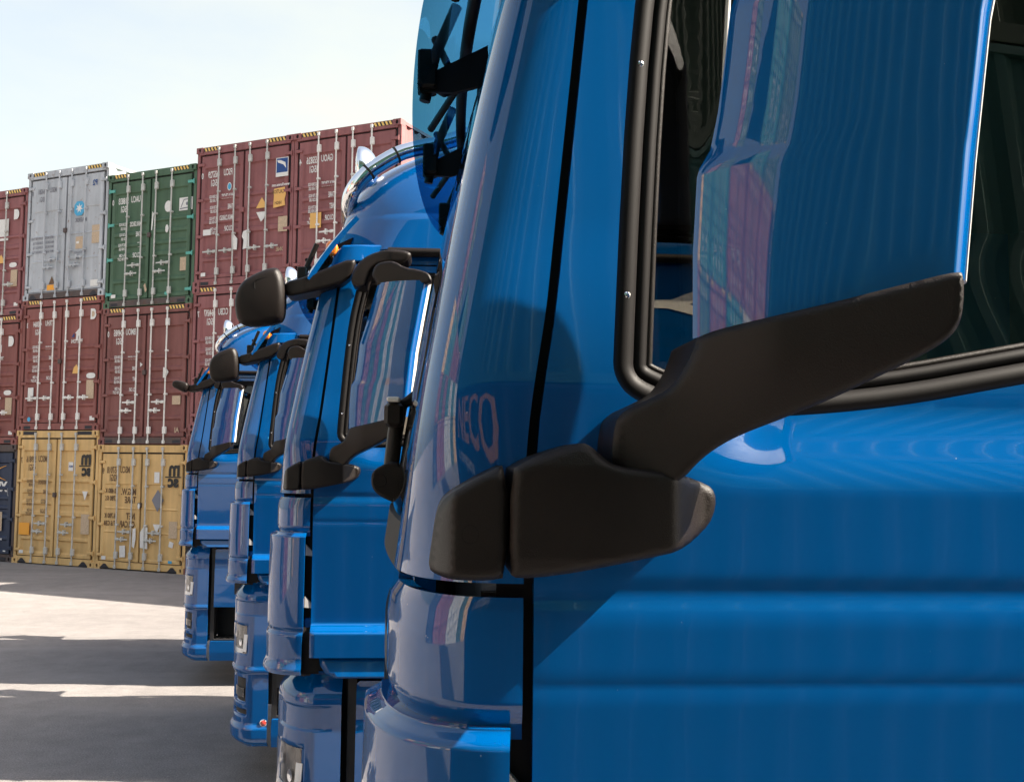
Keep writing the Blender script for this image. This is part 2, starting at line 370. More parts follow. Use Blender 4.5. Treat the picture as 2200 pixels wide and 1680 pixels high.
def mirror_mesh(me, W):
    """mesh copy mirrored about y = W/2"""
    n = me.copy(); co = np.empty(len(n.vertices) * 3); n.vertices.foreach_get("co", co); co = co.reshape(-1, 3); co[:, 1] = W - co[:, 1]
    has = True
    nn = np.empty(len(n.loops) * 3); n.corner_normals.foreach_get("vector", nn); nn = nn.reshape(-1, 3)
    # remember per (poly, vertex) normals before flipping
    rec = {}
    for p in n.polygons:
        for li in p.loop_indices: rec[(p.index, n.loops[li].vertex_index)] = nn[li]
    n.vertices.foreach_set("co", co.ravel()); n.flip_normals(); n.update()
    out = []
    for p in n.polygons:
        for li in p.loop_indices:
            v = rec[(p.index, n.loops[li].vertex_index)]; out.append((li, (v[0], -v[1], v[2])))
    out.sort(); n.normals_split_custom_set([o[1] for o in out]); return n


# ================================================================== TRUCK
# local frame: x rearwards from the front, y inwards from the near side (0..2.5), z up
TW = 2.5
def xf(z): d = z - 2.1; return 0.0 if d <= 0 else 0.13 * d + 0.05 * d * d
def tum(z): return 0.10 * max(0.0, z - 2.38) ** 1.0 * sstep(2.3, 2.6, z)
def shoulder(x, z): return 0.028 * sstep(2.265, 2.375, z) * sstep(0.30, 0.46, x)
def bump(z):
    """outward swage profile of the door side"""
    o = -0.0026 * math.exp(-((z - 2.150) / 0.014) ** 2)
    o += 0.0025 * (1 - sstep(2.110, 2.152, z)) - 0.0014 * math.exp(-((z - 2.045) / 0.010) ** 2)
    o -= 0.034 * min(0.40, max(0, 2.045 - z))
    o += 0.046 * (1 - sstep(1.585, 1.625, z))
    return o
CE = 0.17; CB = 0.30
def PEz(z): return 2.7 + 3.0 * sstep(2.16, 2.42, z)
def CBz(z): return CB - 0.05 * sstep(2.16, 2.42, z)
def sidey(x, z, b=True):
    t = min(1.0, max(0.0, (xf(z) + CE - x) / CE)); PE = PEz(z); c = CBz(z) * (1 - max(0, 1 - t ** PE) ** (1 / PE))
    return c + tum(z) + shoulder(x, z) - (bump(z) * sstep(0.12, 0.2, x) if b else 0)
def corner(th, z, off=0.0):
    """corner of the cab: th 0 = side, pi/2 = front"""
    PE = PEz(z); x = xf(z) + CE - (CE + off) * max(0.0, math.sin(th)) ** (2 / PE); cb = CBz(z); y = cb - (cb + off) * max(0.0, math.cos(th)) ** (2 / PE) + tum(z)
    return (x, y, z)
def shut(z): return 0.166 + 0.105 * max(0, z - 2.25) * sstep(2.2, 2.5, z)
def th_at(x, z): return math.asin(min(1.0, max(1e-4, (xf(z) + CE - x) / CE)) ** (PEz(z) / 2))
lin = lambda a, b, n: [a + (b - a) * i / (n - 1) for i in range(n)]
HALF = math.pi / 2

PAIRS = []    # (name, mesh, parent key) for both sides
truck = empty("tractor_truck")
def part(mb, name, mats, parent=truck): return mb.build(name, mats, parent)
def both(mb, name, mats, parent=truck):
    a = mb.build(name, mats, parent); b = link(bpy.data.objects.new(name, mirror_mesh(a.data, TW)), parent if isinstance(parent, bpy.types.Object) else None)
    return a, b
def both2(mb, name, mats, pars):
    a = mb.build(name, mats, pars[0]); b = link(bpy.data.objects.new(name, mirror_mesh(a.data, TW)), pars[1]); return a, b

# --- A-pillar corner panels
mb = MB()
def cp(u, z):  # u 0 at the shut line, 1 at the windscreen
    a = th_at(shut(z), z); return corner(a + (R(84) - a) * u, z)
grid(mb, cp, lin(0, 1, 30), [2.162] + lin(2.18, 3.12, 40), flip=True, thick=0.02)
corner_pan = both(mb, "corner_panel", "blue_paint")
mb = MB()
def cp2(u, z):
    a = th_at(0.166, z); e = 0.010 * (1 - sstep(2.0, 2.02, z)) + 0.008 * sstep(2.135, 2.145, z); return corner(a + (R(89.5) - a) * u, z, -e)
grid(mb, cp2, lin(0, 1, 30), lin(1.985, 2.145, 12), flip=True, thick=0.02)
both(mb, "corner_strip", "blue_paint")
mb = MB()
grid(mb, lambda u, z: corner(th_at(0.15, z) + (R(90) - th_at(0.15, z)) * u, z, -0.03 - 0.02 * sstep(2.0, 1.95, z)), lin(-0.0, 1, 20), lin(1.40, 2.0, 8), flip=True)
both(mb, "corner_backing", "dark_trim")
mb = MB()   # dark closing strip inside the shut gap
grid(mb, lambda u, z: (shut(z) - 0.03 + u * 0.08, sidey(shut(z) + .012, z) + 0.025, z), [0, 1], lin(1.42, 3.14, 40), flip=False)
both(mb, "gap_seal", "rubber")

# --- corner air vane with its fins
def vane(u, z):
    a0 = th_at(0.153, 0); t = (z - 1.42) / 0.58
    off = 0.028 - 0.022 * sstep(0.972, 1.0, t) + 0.004 * math.sin(t * 3.1)
    off += 0.018 * (1 - sstep(0.0, 0.10, t)) - 0.010 * (1 - sstep(0.0, 0.025, t)) - 0.006 * math.exp(-((t - 0.30) / 0.015) ** 2)
    a = a0 + (R(88) - a0) * u; x, y, zz = corner(a, min(z, 2.1), off)
    return (x - 0.004 * (1 - sstep(0.28, 0.30, t)), y, z)
mb = MB(); grid(mb, vane, lin(0, 1, 34), lin(1.42, 1.975, 44) + [1.98, 1.985, 1.99, 1.994, 1.997, 2.0], flip=True, thick=0.010)
mb.add([vane(u, 2.0) for u in lin(0, 1, 20)] + [corner(th_at(0.150, 0) + (R(88) - th_at(0.150, 0)) * u, 2.0, -0.03) for u in lin(0, 1, 20)], [(i + 1, i, 20 + i, 21 + i) for i in range(19)])
both(mb, "air_vane", "blue_paint")
for z in (1.475, 1.690, 1.905):
    mb = MB(); a_, b_ = 0.150, 0.186
    mb.add([(a_, 0.006, z), (b_, 0.012, z - 0.004), (b_, 0.06, z - 0.004), (a_, 0.06, z), (a_, 0.006, z + 0.045), (b_, 0.012, z + 0.006), (b_, 0.06, z + 0.006), (a_, 0.06, z + 0.045)],
        [(3, 2, 1, 0), (4, 5, 6, 7), (0, 1, 5, 4), (1, 2, 6, 5), (0, 4, 7, 3)])
    both(mb, "vane_fin", "fin_grey")
mb = MB(); mb.box(0.150, 0.186, 0.012, 0.06, 1.535, 1.645, c=0.005)
both(mb, "vane_bracket", "blue_paint")

# --- door with window
WIN = [(0.268, 2.43), (0.297, 2.86), (0.335, 3.06), (0.352, 3.10), (0.40, 3.125), (1.02, 3.13), (1.09, 3.08), (1.10, 2.56), (1.05, 2.46), (0.90, 2.425), (0.767, 2.400), (0.62, 2.372), (0.48, 2.358), (0.345, 2.356), (0.290, 2.375), (0.270, 2.40)]
WIN = chaikin(WIN, 2)
def scale_in(p, d):
    """inset a simple outline by d"""
    n = len(p); q = []; s = 1 if area(p) > 0 else -1
    for i in range(n):
        a = np.array(p[i - 1]); b = np.array(p[(i + 1) % n]); t = b - a; t /= np.linalg.norm(t) + 1e-12
        q.append((p[i][0] - s * t[1] * d, p[i][1] + s * t[0] * d))
    return q
DOOR = [(shut(z) + 0.012, z) for z in lin(1.49, 3.155, 30)] + [(1.19, 3.155), (1.20, 3.14), (1.20, 1.49)]
mb = MB(); panel(mb, DOOR, sidey, [WIN], step=0.011, depth=0.03)
door = both(mb, "door", "blue_paint")
mb = MB(); panel(mb, [(x, z) for x, z in scale_in(DOOR[::-1] if area(DOOR) < 0 else DOOR, 0.01)], lambda x, z: sidey(x, z, False) + 0.055, [scale_in(WIN, 0.012)], step=0.05, depth=0.0, rim=False, out=1)
both2(mb, "door_trim", "dark_trim", door)
# rubber seal: raised bead around the opening, then a step down to the glass
def bead(mb, outer, w, y0, h, seg=8, yin=0.0):
    n = len(outer); s = 1 if area(outer) > 0 else -1
    def nrm(i):
        a = np.array(outer[i - 1]); b = np.array(outer[(i + 1) % n]); t = b - a; t /= np.linalg.norm(t); return np.array((-s * t[1], s * t[0]))
    vs = []; ns = []
    for i in range(n):
        q = nrm(i); p = np.array(outer[i])
        for k in range(seg + 1):
            a = math.pi * k / seg; d = w * (1 - math.cos(a)) / 2; yy = y0(p[0], p[1]) - h * math.sin(a) + yin * k / seg
            x, z = p + q * d; vs.append((x, yy, z)); nn = np.array((-q[0] * math.cos(a), -math.sin(a) - 0.05, -q[1] * math.cos(a))); ns.append(tuple(nn / np.linalg.norm(nn)))
    F = []
    for i in range(n):
        j = (i + 1) % n
        for k in range(seg):
            f = (i * (seg + 1) + k, j * (seg + 1) + k, j * (seg + 1) + k + 1, i * (seg + 1) + k + 1); F.append(f if s > 0 else f[::-1])
    mb.add(vs, F, ns); return mb
ss = lambda x, z: sidey(x, z, False)
WO = resample(WIN, 0.02)
mb = MB(); bead(mb, scale_in(WO, -0.004), 0.030, lambda x, z: ss(x, z) + 0.003, 0.0045, yin=0.010)
bead(mb, scale_in(WO, 0.024), 0.020, lambda x, z: ss(x, z) + 0.012, 0.0012, yin=0.008)
both2(mb, "window_seal", "rubber", door)
mb = MB(); bead(mb, scale_in(WO, 0.041), 0.010, lambda x, z: ss(x, z) + 0.019, 0.003, yin=0.004)
both2(mb, "inner_seal", "black_plastic", door)
mb = MB(); panel(mb, scale_in(WIN, 0.045), lambda x, z: ss(x, z) + 0.026, step=0.018, rim=False)
both2(mb, "side_window", "side_glass", door)
mb = MB(); mb.tube([(0.392 + (z - 2.36) * 0.08, ss(0.4, z) + 0.030, z) for z in lin(2.37, 3.10, 12)], 0.0035, 6)
both2(mb, "glass_edge", "bezel_grey", door)
for (x, z) in ((0.287, 2.50), (0.309, 2.795), (0.345, 3.02), (0.33, 2.378)):   # trim screws
    mb = MB(); lathe(mb, [(0.0, 0.0045), (-0.002, 0.004), (-0.003, 0.0001)], (x, ss(x, z) + 0.006, z), 'y', 12); both2(mb, "trim_screw", "chrome", door)
# small interior door bits seen through the window
mb = MB(); mb.box(0.40, 1.10, 0.09, 0.13, 2.20, 2.335, c=0.02); both2(mb, "arm_rest", "interior_grey", door)

# --- side of the cab behind the door, header above, gutter
mb = MB(); panel(mb, [(1.208, 1.30), (2.20, 1.30), (2.20, 3.232), (1.208, 3.232)], lambda x, z: ss(x, z), step=0.09, depth=0.03); both(mb, "cab_side", "blue_paint")
mb = MB(); panel(mb, [(0.25, 3.163), (0.30, 3.222), (0.46, 3.240), (1.20, 3.240), (1.20, 3.163)], lambda x, z: sidey(x, z, False) + 0.004, step=0.02, depth=0.03); both(mb, "header_panel", "blue_paint")
mb = MB(); mb.tube([(x, tum(3.215) + 0.001, 3.212) for x in lin(0.465, 2.18, 8)], 0.020, 14); both(mb, "gutter_strip", "black_plastic")
mb = MB(); puff(mb, [(0.215, 3.125), (0.235, 3.20), (0.27, 3.235), (0.45, 3.247), (0.452, 3.190), (0.41, 3.172), (0.30, 3.160)], lambda x, z: sidey(x, z, False) - 0.010, 0.006, lambda x, z: sidey(x, z, False) + 0.02, step=0.008); both(mb, "corner_cap", "blue_paint")

# --- roof
def roofpt(u, v):
    """u 0..1 near rear -> front -> far rear; v 0..1 gutter -> crown"""
    H_ = 0.655; z = 3.225 + H_ * math.sin(v * HALF) if v > 0 else 3.225
    t = min(.9999, max(0.0, (z - 3.225) / (H_ * 1.005))); ts = min(.9999, max(0.0, (z - 3.365) / (H_ * 1.005 - .14)))
    ins = tum(3.225) + 0.02 * min(1, (z - 3.225) / 0.14) + 0.451 * (1 - math.sqrt(1 - ts ** 1.615)) + 0.012 * sstep(0, 0.05, ts)
    xfr = 0.195 + 0.14 * (z - 3.225) + 0.882 * (1 - math.sqrt(1 - t ** 3.44))
    cx = 0.339 + 0.3 * t; cy = 0.46; W = TW - 2 * ins; cy = min(cy, W / 2 * .98)
    Ls = max(0.05, 2.2 - xfr - cx); Lf = max(0.001, W - 2 * cy)
    seg = [0, .30, .44, .56, .70, 1.0]
    if u <= seg[1]: return (2.2 - Ls * u / seg[1], ins, z)
    if u < seg[2]: a = (u - seg[1]) / (seg[2] - seg[1]) * HALF; return (xfr + cx - cx * math.sin(a) ** .9, ins + cy - cy * math.cos(a) ** .9, z)
    if u <= seg[3]: return (xfr, ins + cy + Lf * (u - seg[2]) / (seg[3] - seg[2]), z)
    if u < seg[4]: a = (seg[4] - u) / (seg[4] - seg[3]) * HALF; return (xfr + cx - cx * math.sin(a) ** .9, TW - ins - cy + cy * math.cos(a) ** .9, z)
    return (2.2 - Ls * (1 - u) / (1 - seg[4]), TW - ins, z)
us = lin(0, .299, 8) + lin(.3005, .4395, 26) + lin(.441, .559, 10) + lin(.5605, .6995, 26) + lin(.701, 1, 8)
vs = [0, 0.03, 0.08, 0.13, 0.16, 0.17, 0.18, 0.20, 0.23] + lin(0.26, 0.985, 26)
mb = MB(); grid(mb, roofpt, us, vs, flip=True)
top = [roofpt(u, .985) for u in us]; mb.add(top, [tuple(range(len(top) - 1, -1, -1))], [(0, 0, 1)] * len(top))
bot = [roofpt(u, 0) for u in us]; mb.add(bot, [tuple(range(len(bot)))])
mb.add([roofpt(0, v) for v in vs] + [roofpt(1, v) for v in vs], [(i, i + 1, len(vs) + i + 1, len(vs) + i) for i in range(len(vs) - 1)])
part(mb, "roof", "blue_paint")
for side in (0, 1):
    mb = MB(); ys = 0.13 if side == 0 else TW - 0.13
    puff(mb, chaikin([(0.200, 3.195), (0.192, 3.245), (0.225, 3.262), (0.250, 3.235), (0.245, 3.185)], 2), lambda x, z: ys - 0.05, 0.012, ys + 0.05, step=0.008); part(mb, "marker_lamp", "orange_lens")

# --- windscreen, scuttle, front panel
def scr(u, z): y = 0.32 + u * (TW - 0.64); return (xf(z) - 0.01 - 0.055 * (1 - ((y - 1.25) / 0.93) ** 2) ** 1.0 + 0.02, y, z)
mb = MB(); grid(mb, scr, lin(-0.045, 1.045, 25), lin(2.17, 3.12, 20), flip=True); part(mb, "windscreen", "clear_glass")
mb = MB(); grid(mb, lambda u, z: (scr(u, z)[0] - 0.006, scr(u, z)[1], z), lin(-0.02, 1.02, 25), lin(2.145, 2.21, 3), flip=True, thick=0.03); part(mb, "windscreen_surround", "rubber")
mb = MB(); grid(mb, lambda u, z: (scr(u, 2.1)[0] + 0.012 + 0.01 * (z - 1.4), scr(u, z)[1], z), lin(-0.03, 1.03, 25), lin(1.40, 2.145, 12), flip=True, thick=0.03); part(mb, "front_panel", "blue_paint")
mb = MB()
for k in range(5): grid(mb, lambda u, z: (scr(u, 2.1)[0] + 0.004, scr(u, z)[1], z), lin(0.16, 0.84, 16), [1.50 + k * .11, 1.53 + k * .11, 1.565 + k * .11], flip=True, thick=0.02)
part(mb, "grille", "black_plastic")
mb = MB(); grid(mb, lambda u, z: (0.20 + 0.0 * z, 0.30 + u * 1.9, z), lin(0, 1, 4), [3.12, 3.26], flip=True, thick=0.05); part(mb, "header_beam", "blue_paint")

# --- wiper with its pivot
mb = MB(); WX = 0.066
puff(mb, chaikin([(-0.145 + WX, 2.255), (-0.140 + WX, 2.285), (-0.075 + WX, 2.310), (-0.06 + WX, 2.20), (-0.105 + WX, 2.215), (-0.135 + WX, 2.232)], 2), lambda x, z: 1.08, 0.004, 1.12, step=0.006)
wip = part(mb, "wiper", "black_plastic")
mb = MB(); mb.tube([(-0.125 + WX + .014 * math.cos(a), 1.0795, 2.258 + .014 * math.sin(a)) for a in lin(0, 2 * math.pi, 24)], 0.0008, 5, caps=False); part(mb, "cover_ring", "rubber", wip)
mb = MB(); mb.tube([(-0.103 + WX, 1.10, 2.27), (-0.095 + WX, 1.11, 2.36), (-0.085 + WX, 1.12, 2.43)], 0.017, 8); mb.box(-0.118 + WX, -0.076 + WX, 1.07, 1.14, 2.375, 2.428, c=0.008); part(mb, "wiper_arm", "black_plastic", wip)
mb = MB(); mb.box(-0.112 + WX, -0.084 + WX, 1.06, 1.15, 2.429, 2.440, c=0.003); part(mb, "wiper_cap", "bezel_grey", wip)
mb = MB(); mb.tube([(-0.088 + WX, 1.12, 2.42), (-0.065 + WX, 1.11, 2.435), (-0.035 + WX, 1.10, 2.46), (0.0 + WX, 1.10, 2.50)], 0.012, 8); part(mb, "wiper_blade", "rubber", wip); mb = MB(); mb.tube([(-0.085 + WX, 1.06, 2.13), (-0.082 + WX, 1.06, 2.22)], 0.012, 8); part(mb, "wiper_shaft", "rubber", wip)

# --- sun visor (smoked, bowed) with black brackets
def vis(u, v):
    y = -0.01 + u * (TW + 0.02); s = (y - 1.25) / 1.26; bow = 0.078 * (1 - s * s)
    z = 3.070 + 0.275 * v - 0.030 * (1 - s * s) * (1 - v); x = 0.075 - bow + 0.15 * v + 0.05 * v * v
    return (x + 0.06 * abs(s) ** 6, y, z - 0.03 * abs(s) ** 8 * 0)
mb = MB(); grid(mb, vis, lin(0, 1, 41), lin(0, 1, 10), flip=True); part(mb, "sun_visor", "smoked_acrylic")
mb = MB(); grid(mb, lambda u, v: (vis(0.0 + u * 0.02, v)[0] - 0.004, vis(u * 0.02, v)[1] - 0.004, vis(0, v)[2]), [0, .5, 1], lin(0, 1, 10), flip=True, thick=0.022); both(mb, "visor_end", "blue_paint")
def slot_plate(mb, outer, hole, y0, t):
    for yy, out in ((y0, -1), (y0 + t, 1)): panel(mb, outer, lambda x, z: yy, [hole], step=0.05, rim=(out < 0), depth=t, out=out)
for y in (0.22, 0.95, 1.60, 2.25):
    s = (y - 1.25) / 1.26; bx = -0.078 * (1 - s * s); mb = MB()
    o = [(bx + 0.085, 3.10), (bx + 0.14, 3.13), (0.16, 3.18), (0.24, 3.27), (0.30, 3.30), (0.25, 3.16), (0.17, 3.10), (bx + 0.16, 3.075), (bx + 0.09, 3.075)]
    h = chaikin([(0.165, 3.135), (0.215, 3.19), (0.245, 3.235), (0.235, 3.175), (0.195, 3.125)], 2)
    slot_plate(mb, o, h, y, 0.012)
    mb.box(bx + 0.085, bx + 0.125, y - 0.02, y + 0.05, 3.08, 3.16, c=0.004)
    mb.tube([(bx + .10, y + .02, 3.06), (bx + .12, y + .02, 3.16), (bx + .165, y + .02, 3.27)], .012, 8)
    if y < 2: mb.tube([(bx + .11, y + .02, 3.10), (bx + .14, y + .16, 3.13), (.20, y + .30, 3.22)], .010, 8); mb.tube([(bx + .12, y + .03, 3.20), (.10, y + .2, 3.16), (bx + .11, y + .36, 3.11)], .009, 8)
    part(mb, "visor_bracket", "black_plastic")
mb = MB(); mb.tube([tuple(np.array(vis(u, 0.45)) + np.array((0.035, 0, 0))) for u in lin(0.06, 0.94, 20)], 0.013, 8); part(mb, "visor_rail", "black_plastic")

# --- roof light bar and spot lamps
mb = MB(); r_ = 0.036
path = [(0.62 + 0.9, 0.40, 3.93), (0.95, 0.36, 3.865), (0.70, 0.32, 3.775), (0.52, 0.30, 3.722), (0.40, 0.29, 3.650), (0.33, 0.29, 3.590), (0.285, 0.31, 3.53), (0.265, 0.38, 3.49), (0.255, 0.5, 3.475)]
def smooth_path(p, n=3):
    P = [np.array(q, float) for q in p]; out = []
    for i in range(len(P) - 1):
        a = P[max(i - 1, 0)]; b = P[i]; c = P[i + 1]; d = P[min(i + 2, len(P) - 1)]
        for k in range(n):
            t = k / n; out.append(tuple(0.5 * ((2 * b) + (-a + c) * t + (2 * a - 5 * b + 4 * c - d) * t * t + (-a + 3 * b - 3 * c + d) * t ** 3)))
    out.append(tuple(P[-1])); return out
pf = smooth_path(path, 4) + [(0.235, y, 3.47) for y in lin(0.7, 1.8, 6)]
q = [(x, TW - y, z) for x, y, z in smooth_path(path, 4)][::-1]
mb.tube(pf + q, r_, 24); bar = part(mb, "roof_light_bar", "chrome")
for i in (13, 18):
    p = np.array(pf[i]); d = np.array(pf[i + 1]) - np.array(pf[i - 1]); d /= np.linalg.norm(d); mb = MB(); mb.tube([p - d * .005, p + d * .005], r_ + 0.003, 24)
    part(mb, "bar_clamp", "rubber", bar)
for y in (0.42, 1.25, 2.08):
    mb = MB(); mb.tube([(0.27, y, 3.46), (0.33, y, 3.38), (0.36, y, 3.33)], 0.016, 8); part(mb, "bar_foot", "frame_steel", bar)
for y in (0.62, 1.88):
    mb = MB(); prof = [(0.0, 0.0001), (0.0, 0.110), (0.004, 0.117), (0.015, 0.118)] + [(0.015 + 0.085 * math.sin(a), 0.118 * math.cos(a)) for a in lin(0.05, HALF - .02, 14)]
    c = (0.285, y, 3.715); lathe(mb, prof[1:], c, 'x', 32); mb.tube([(0.33, y, 3.60), (0.30, y, 3.50)], 0.014, 8); sp = part(mb, "spot_lamp", "spot_metal", truck)
    mb = MB(); lathe(mb, [(0.0, 0.110), (-0.008, 0.08), (-0.012, 0.0001)], c, 'x', 28); part(mb, "lamp_lens", "white_lens", sp)

# --- front (kerb) mirror on its arm
def front_mirror(sgn):
    W = lambda y: y if sgn > 0 else TW - y
    mb = MB(); o = chaikin([(-0.17, 2.93), (-0.170, 3.00), (-0.14, 3.055), (-0.085, 3.090), (-0.02, 3.118), (0.012, 3.112), (0.032, 3.06), (0.040, 2.98), (0.036, 2.895), (0.0, 2.875), (-0.10, 2.862), (-0.155, 2.875)], 2)
    puff(mb, o, lambda x, z: -0.035 + 0.9 * ((x + .07) ** 2 + (z - 3.0) ** 2), 0.028, 0.050, step=0.010)
    return mb
mb = front_mirror(1); fm = part(mb, "front_mirror", "black_plastic")
mb = MB(); mb.tube([(-0.085, -0.0345, 3.045), (-0.078, -0.0335, 3.055), (-0.04, -0.030, 3.068), (-0.02, -0.026, 3.072)], 0.0012, 5); mb.tube([(-0.085, -0.0345, 3.045), (-0.083, -0.034, 3.02), (-0.07, -0.0335, 3.016), (0.01, -0.024, 3.036)], 0.0012, 5); part(mb, "cover_seam", "rubber", fm)
# arm from the corner forwards to the kerb mirror
mb = MB()
puff(mb, chaikin([(0.030, 3.060), (0.12, 3.078), (0.20, 3.115), (0.325, 3.168), (0.332, 3.13), (0.300, 3.06), (0.207, 3.030), (0.129, 3.010), (0.045, 2.996), (0.03, 3.02)], 1), lambda x, z: -0.01 + 0.35 * max(0, .12 - x), 0.014, lambda x, z: 0.16 + 0.3 * max(0, .1 - x), step=0.010)
part(mb, "front_mirror_arm", "black_plastic")

# --- main mirror: upper arm, cap, housing, glass, lower arm and foot
def OB(x): return -0.095 - 0.52 * (x - 0.26) if x > 0.26 else -0.095 + 0.15 * (0.26 - x)
mb = MB()
puff(mb, chaikin([(0.318, 3.045), (0.328, 3.095), (0.358, 3.140), (0.41, 3.165), (0.50, 3.174), (0.575, 3.166), (0.568, 3.130), (0.53, 3.108), (0.445, 3.120), (0.407, 3.098), (0.392, 3.06), (0.385, 3.028), (0.35, 3.025)], 2), lambda x, z: -0.075 - 0.10 * sstep(.30, .5, x), 0.016, lambda x, z: 0.05 if x < .45 else -0.02, step=0.009)
both(mb, "upper_mirror_arm", "black_plastic")
mb = MB()
puff(mb, chaikin([(0.415, 3.075), (0.43, 3.108), (0.48, 3.116), (0.512, 3.110), (0.55, 3.083), (0.61, 3.070), (0.655, 3.050), (0.664, 3.006), (0.56, 3.012), (0.46, 3.012), (0.435, 3.016), (0.43, 3.04), (0.415, 3.055)], 2), lambda x, z: OB(x) - 0.012, 0.014, lambda x, z: OB(x) + 0.10, step=0.009)
mcap = both(mb, "mirror_cap", "black_plastic")
# housing
LB = [(2.43, .329), (2.52, .330), (2.608, .335), (2.633, .349), (2.671, .356), (2.72, .362), (2.78, .368), (2.90, .405), (3.03, .440)]
RB = [(2.478, .576), (2.60, .586), (2.74, .600), (2.88, .624), (3.03, .650)]
ip = lambda t, T: float(np.interp(t, [a for a, b in T], [b for a, b in T]))
def hbot(u): return 2.431 + 0.051 * u - 0.004 * math.sin(math.pi * u)
def hous(u, v):
    zb = hbot(u); z = zb + (3.025 - zb) * v; a = ip(z, LB); b = ip(z, RB); x = a + (b - a) * u
    bul = 0.030 * math.sin(math.pi * min(1, max(0, u)) ** 0.75) + 0.05 * max(0, u - .80) ** 2 * -25 * 0.045
    zc = 2.605 + 0.075 * u; k = max(0.0, zc - z); y = OB(x) - bul - 0.04 * k * (1 - sstep(0.15, 0.62, u)) 
    k2 = 0.006 * (1 - sstep(0.0, 0.10, u)) * sstep(0, .03, z - zc)
    return (x + 0.012 * max(0, u - .88) / .12 * 0, y + 0.9 * max(0, u - .90) ** 1.5 + k2, z)
mb = MB(); grid(mb, hous, lin(0, .9, 40) + lin(.91, 1, 10), lin(0, 1, 60), flip=False, thick=0.0)
def rim_(u, v):  # inner return on the left edge
    p = hous(0, v); return (p[0] + 0.03 * u, p[1] + 0.12 * u, p[2])
grid(mb, rim_, [0, .5, 1], lin(0, 1, 30), flip=True)
mh = both(mb, "mirror_housing", "blue_paint")
mb = MB()   # bezel and glass on the rear of the housing
def bez(u, v): p = hous(1, v); return (p[0] + 0.010 * math.sin(math.pi * min(1, u * 2) / 2) + (-0.03 if u > .5 else 0) * (u - .5) * 2, p[1] - 0.002 + 0.05 * u + 0.10 * max(0, u - .5), p[2])
grid(mb, bez, [0, .1, .2, .3, .4, .5, .75, 1], lin(0, 1, 24), flip=False, thick=0.004)
both2(mb, "mirror_bezel", "bezel_grey", mh)
mb = MB(); r0, r1, i0, i1 = hous(1, .06), hous(1, .97), hous(0.1, .06), hous(0.1, .97)
mb.add([(r0[0] - .012, r0[1] + .045, r0[2]), (i0[0] + .10, i0[1] + .09, i0[2]), (i1[0] + .10, i1[1] + .09, i1[2]), (r1[0] - .012, r1[1] + .045, r1[2])], [(0, 1, 2, 3)])
mb.add([(r0[0] - .016, r0[1] + .045, r0[2]), (i0[0] + .02, i0[1] + .09, i0[2]), (i1[0] + .02, i1[1] + .09, i1[2]), (r1[0] - .016, r1[1] + .045, r1[2])], [(3, 2, 1, 0)], mi=1)
both2(mb, "mirror_glass", ["mirror_silver", "dark_trim"], mh)
# lower arm
LA = [(0.249, 2.29), (0.251, 2.332), (0.257, 2.354), (0.286, 2.368), (0.307, 2.379), (0.321, 2.401), (0.328, 2.42), (0.331, 2.434), (0.391, 2.446), (0.451, 2.459), (0.5, 2.471), (0.543, 2.481), (0.546, 2.476), (0.546, 2.455), (0.543, 2.432), (0.534, 2.418), (0.515, 2.404), (0.488, 2.389), (0.446, 2.365), (0.407, 2.347), (0.371, 2.331), (0.35, 2.318), (0.333, 2.303), (0.318, 2.284), (0.30, 2.276)]
mb = MB(); puff(mb, chaikin(LA, 2), lambda x, z: (OB(x) - 0.020 - 0.030 * sstep(2.30, 2.42, z) * sstep(.3, .4, x)), 0.009, lambda x, z: OB(x) + 0.10, step=0.006)
both(mb, "lower_mirror_arm", "black_plastic")
# foot on the door and on the pillar
FR = [(0.141, 2.186), (0.141, 2.292), (0.155, 2.301), (0.169, 2.308), (0.196, 2.317), (0.215, 2.322), (0.224, 2.318), (0.235, 2.308), (0.248, 2.298), (0.284, 2.294), (0.330, 2.288), (0.362, 2.279), (0.371, 2.270), (0.372, 2.254), (0.364, 2.234), (0.345, 2.219), (0.315, 2.210), (0.285, 2.204), (0.237, 2.194), (0.189, 2.185), (0.15, 2.181)]
def footy(x, z): return -0.135 - 0.010 * math.sin((x - .13) / .22 * 3.1) + 0.055 * sstep(0.305, 0.36, x) + 0.30 * max(0, z - 2.296) + 0.22 * max(0, 2.205 - z)
mb = MB(); puff(mb, chaikin(FR, 1), footy, 0.010, lambda x, z: sidey(x, z, False) + 0.004 if x > .16 else 0.04, step=0.006)
both(mb, "mirror_foot", "black_plastic")
FL = [(0.057, 2.184), (0.060, 2.206), (0.064, 2.239), (0.069, 2.256), (0.078, 2.266), (0.09, 2.274), (0.114, 2.288), (0.1395, 2.300), (0.1392, 2.182), (0.12, 2.1785), (0.096, 2.178), (0.067, 2.180)]
def footl(x, z): return -0.118 - 0.12 * (x - .06) + 0.30 * max(0, z - 2.285) + 2.2 * max(0, 0.085 - x) ** 1.5 * 6
mb = MB(); puff(mb, chaikin(FL, 1), footl, 0.010, lambda x, z: 0.12, step=0.006)
fl = both(mb, "corner_foot", "black_plastic")
mb = MB(); c_ = (0.100, footl(0.100, 2.226) - 0.0002, 2.226); mb.tube([(c_[0] + 0.0085 * math.cos(a), footl(c_[0] + 0.0085 * math.cos(a), 2.226) + 0.0002, c_[2] + 0.0095 * math.sin(a)) for a in lin(0, 2 * math.pi, 28)], 0.0006, 5, caps=False)
both2(mb, "cover_ring", "rubber", fl)

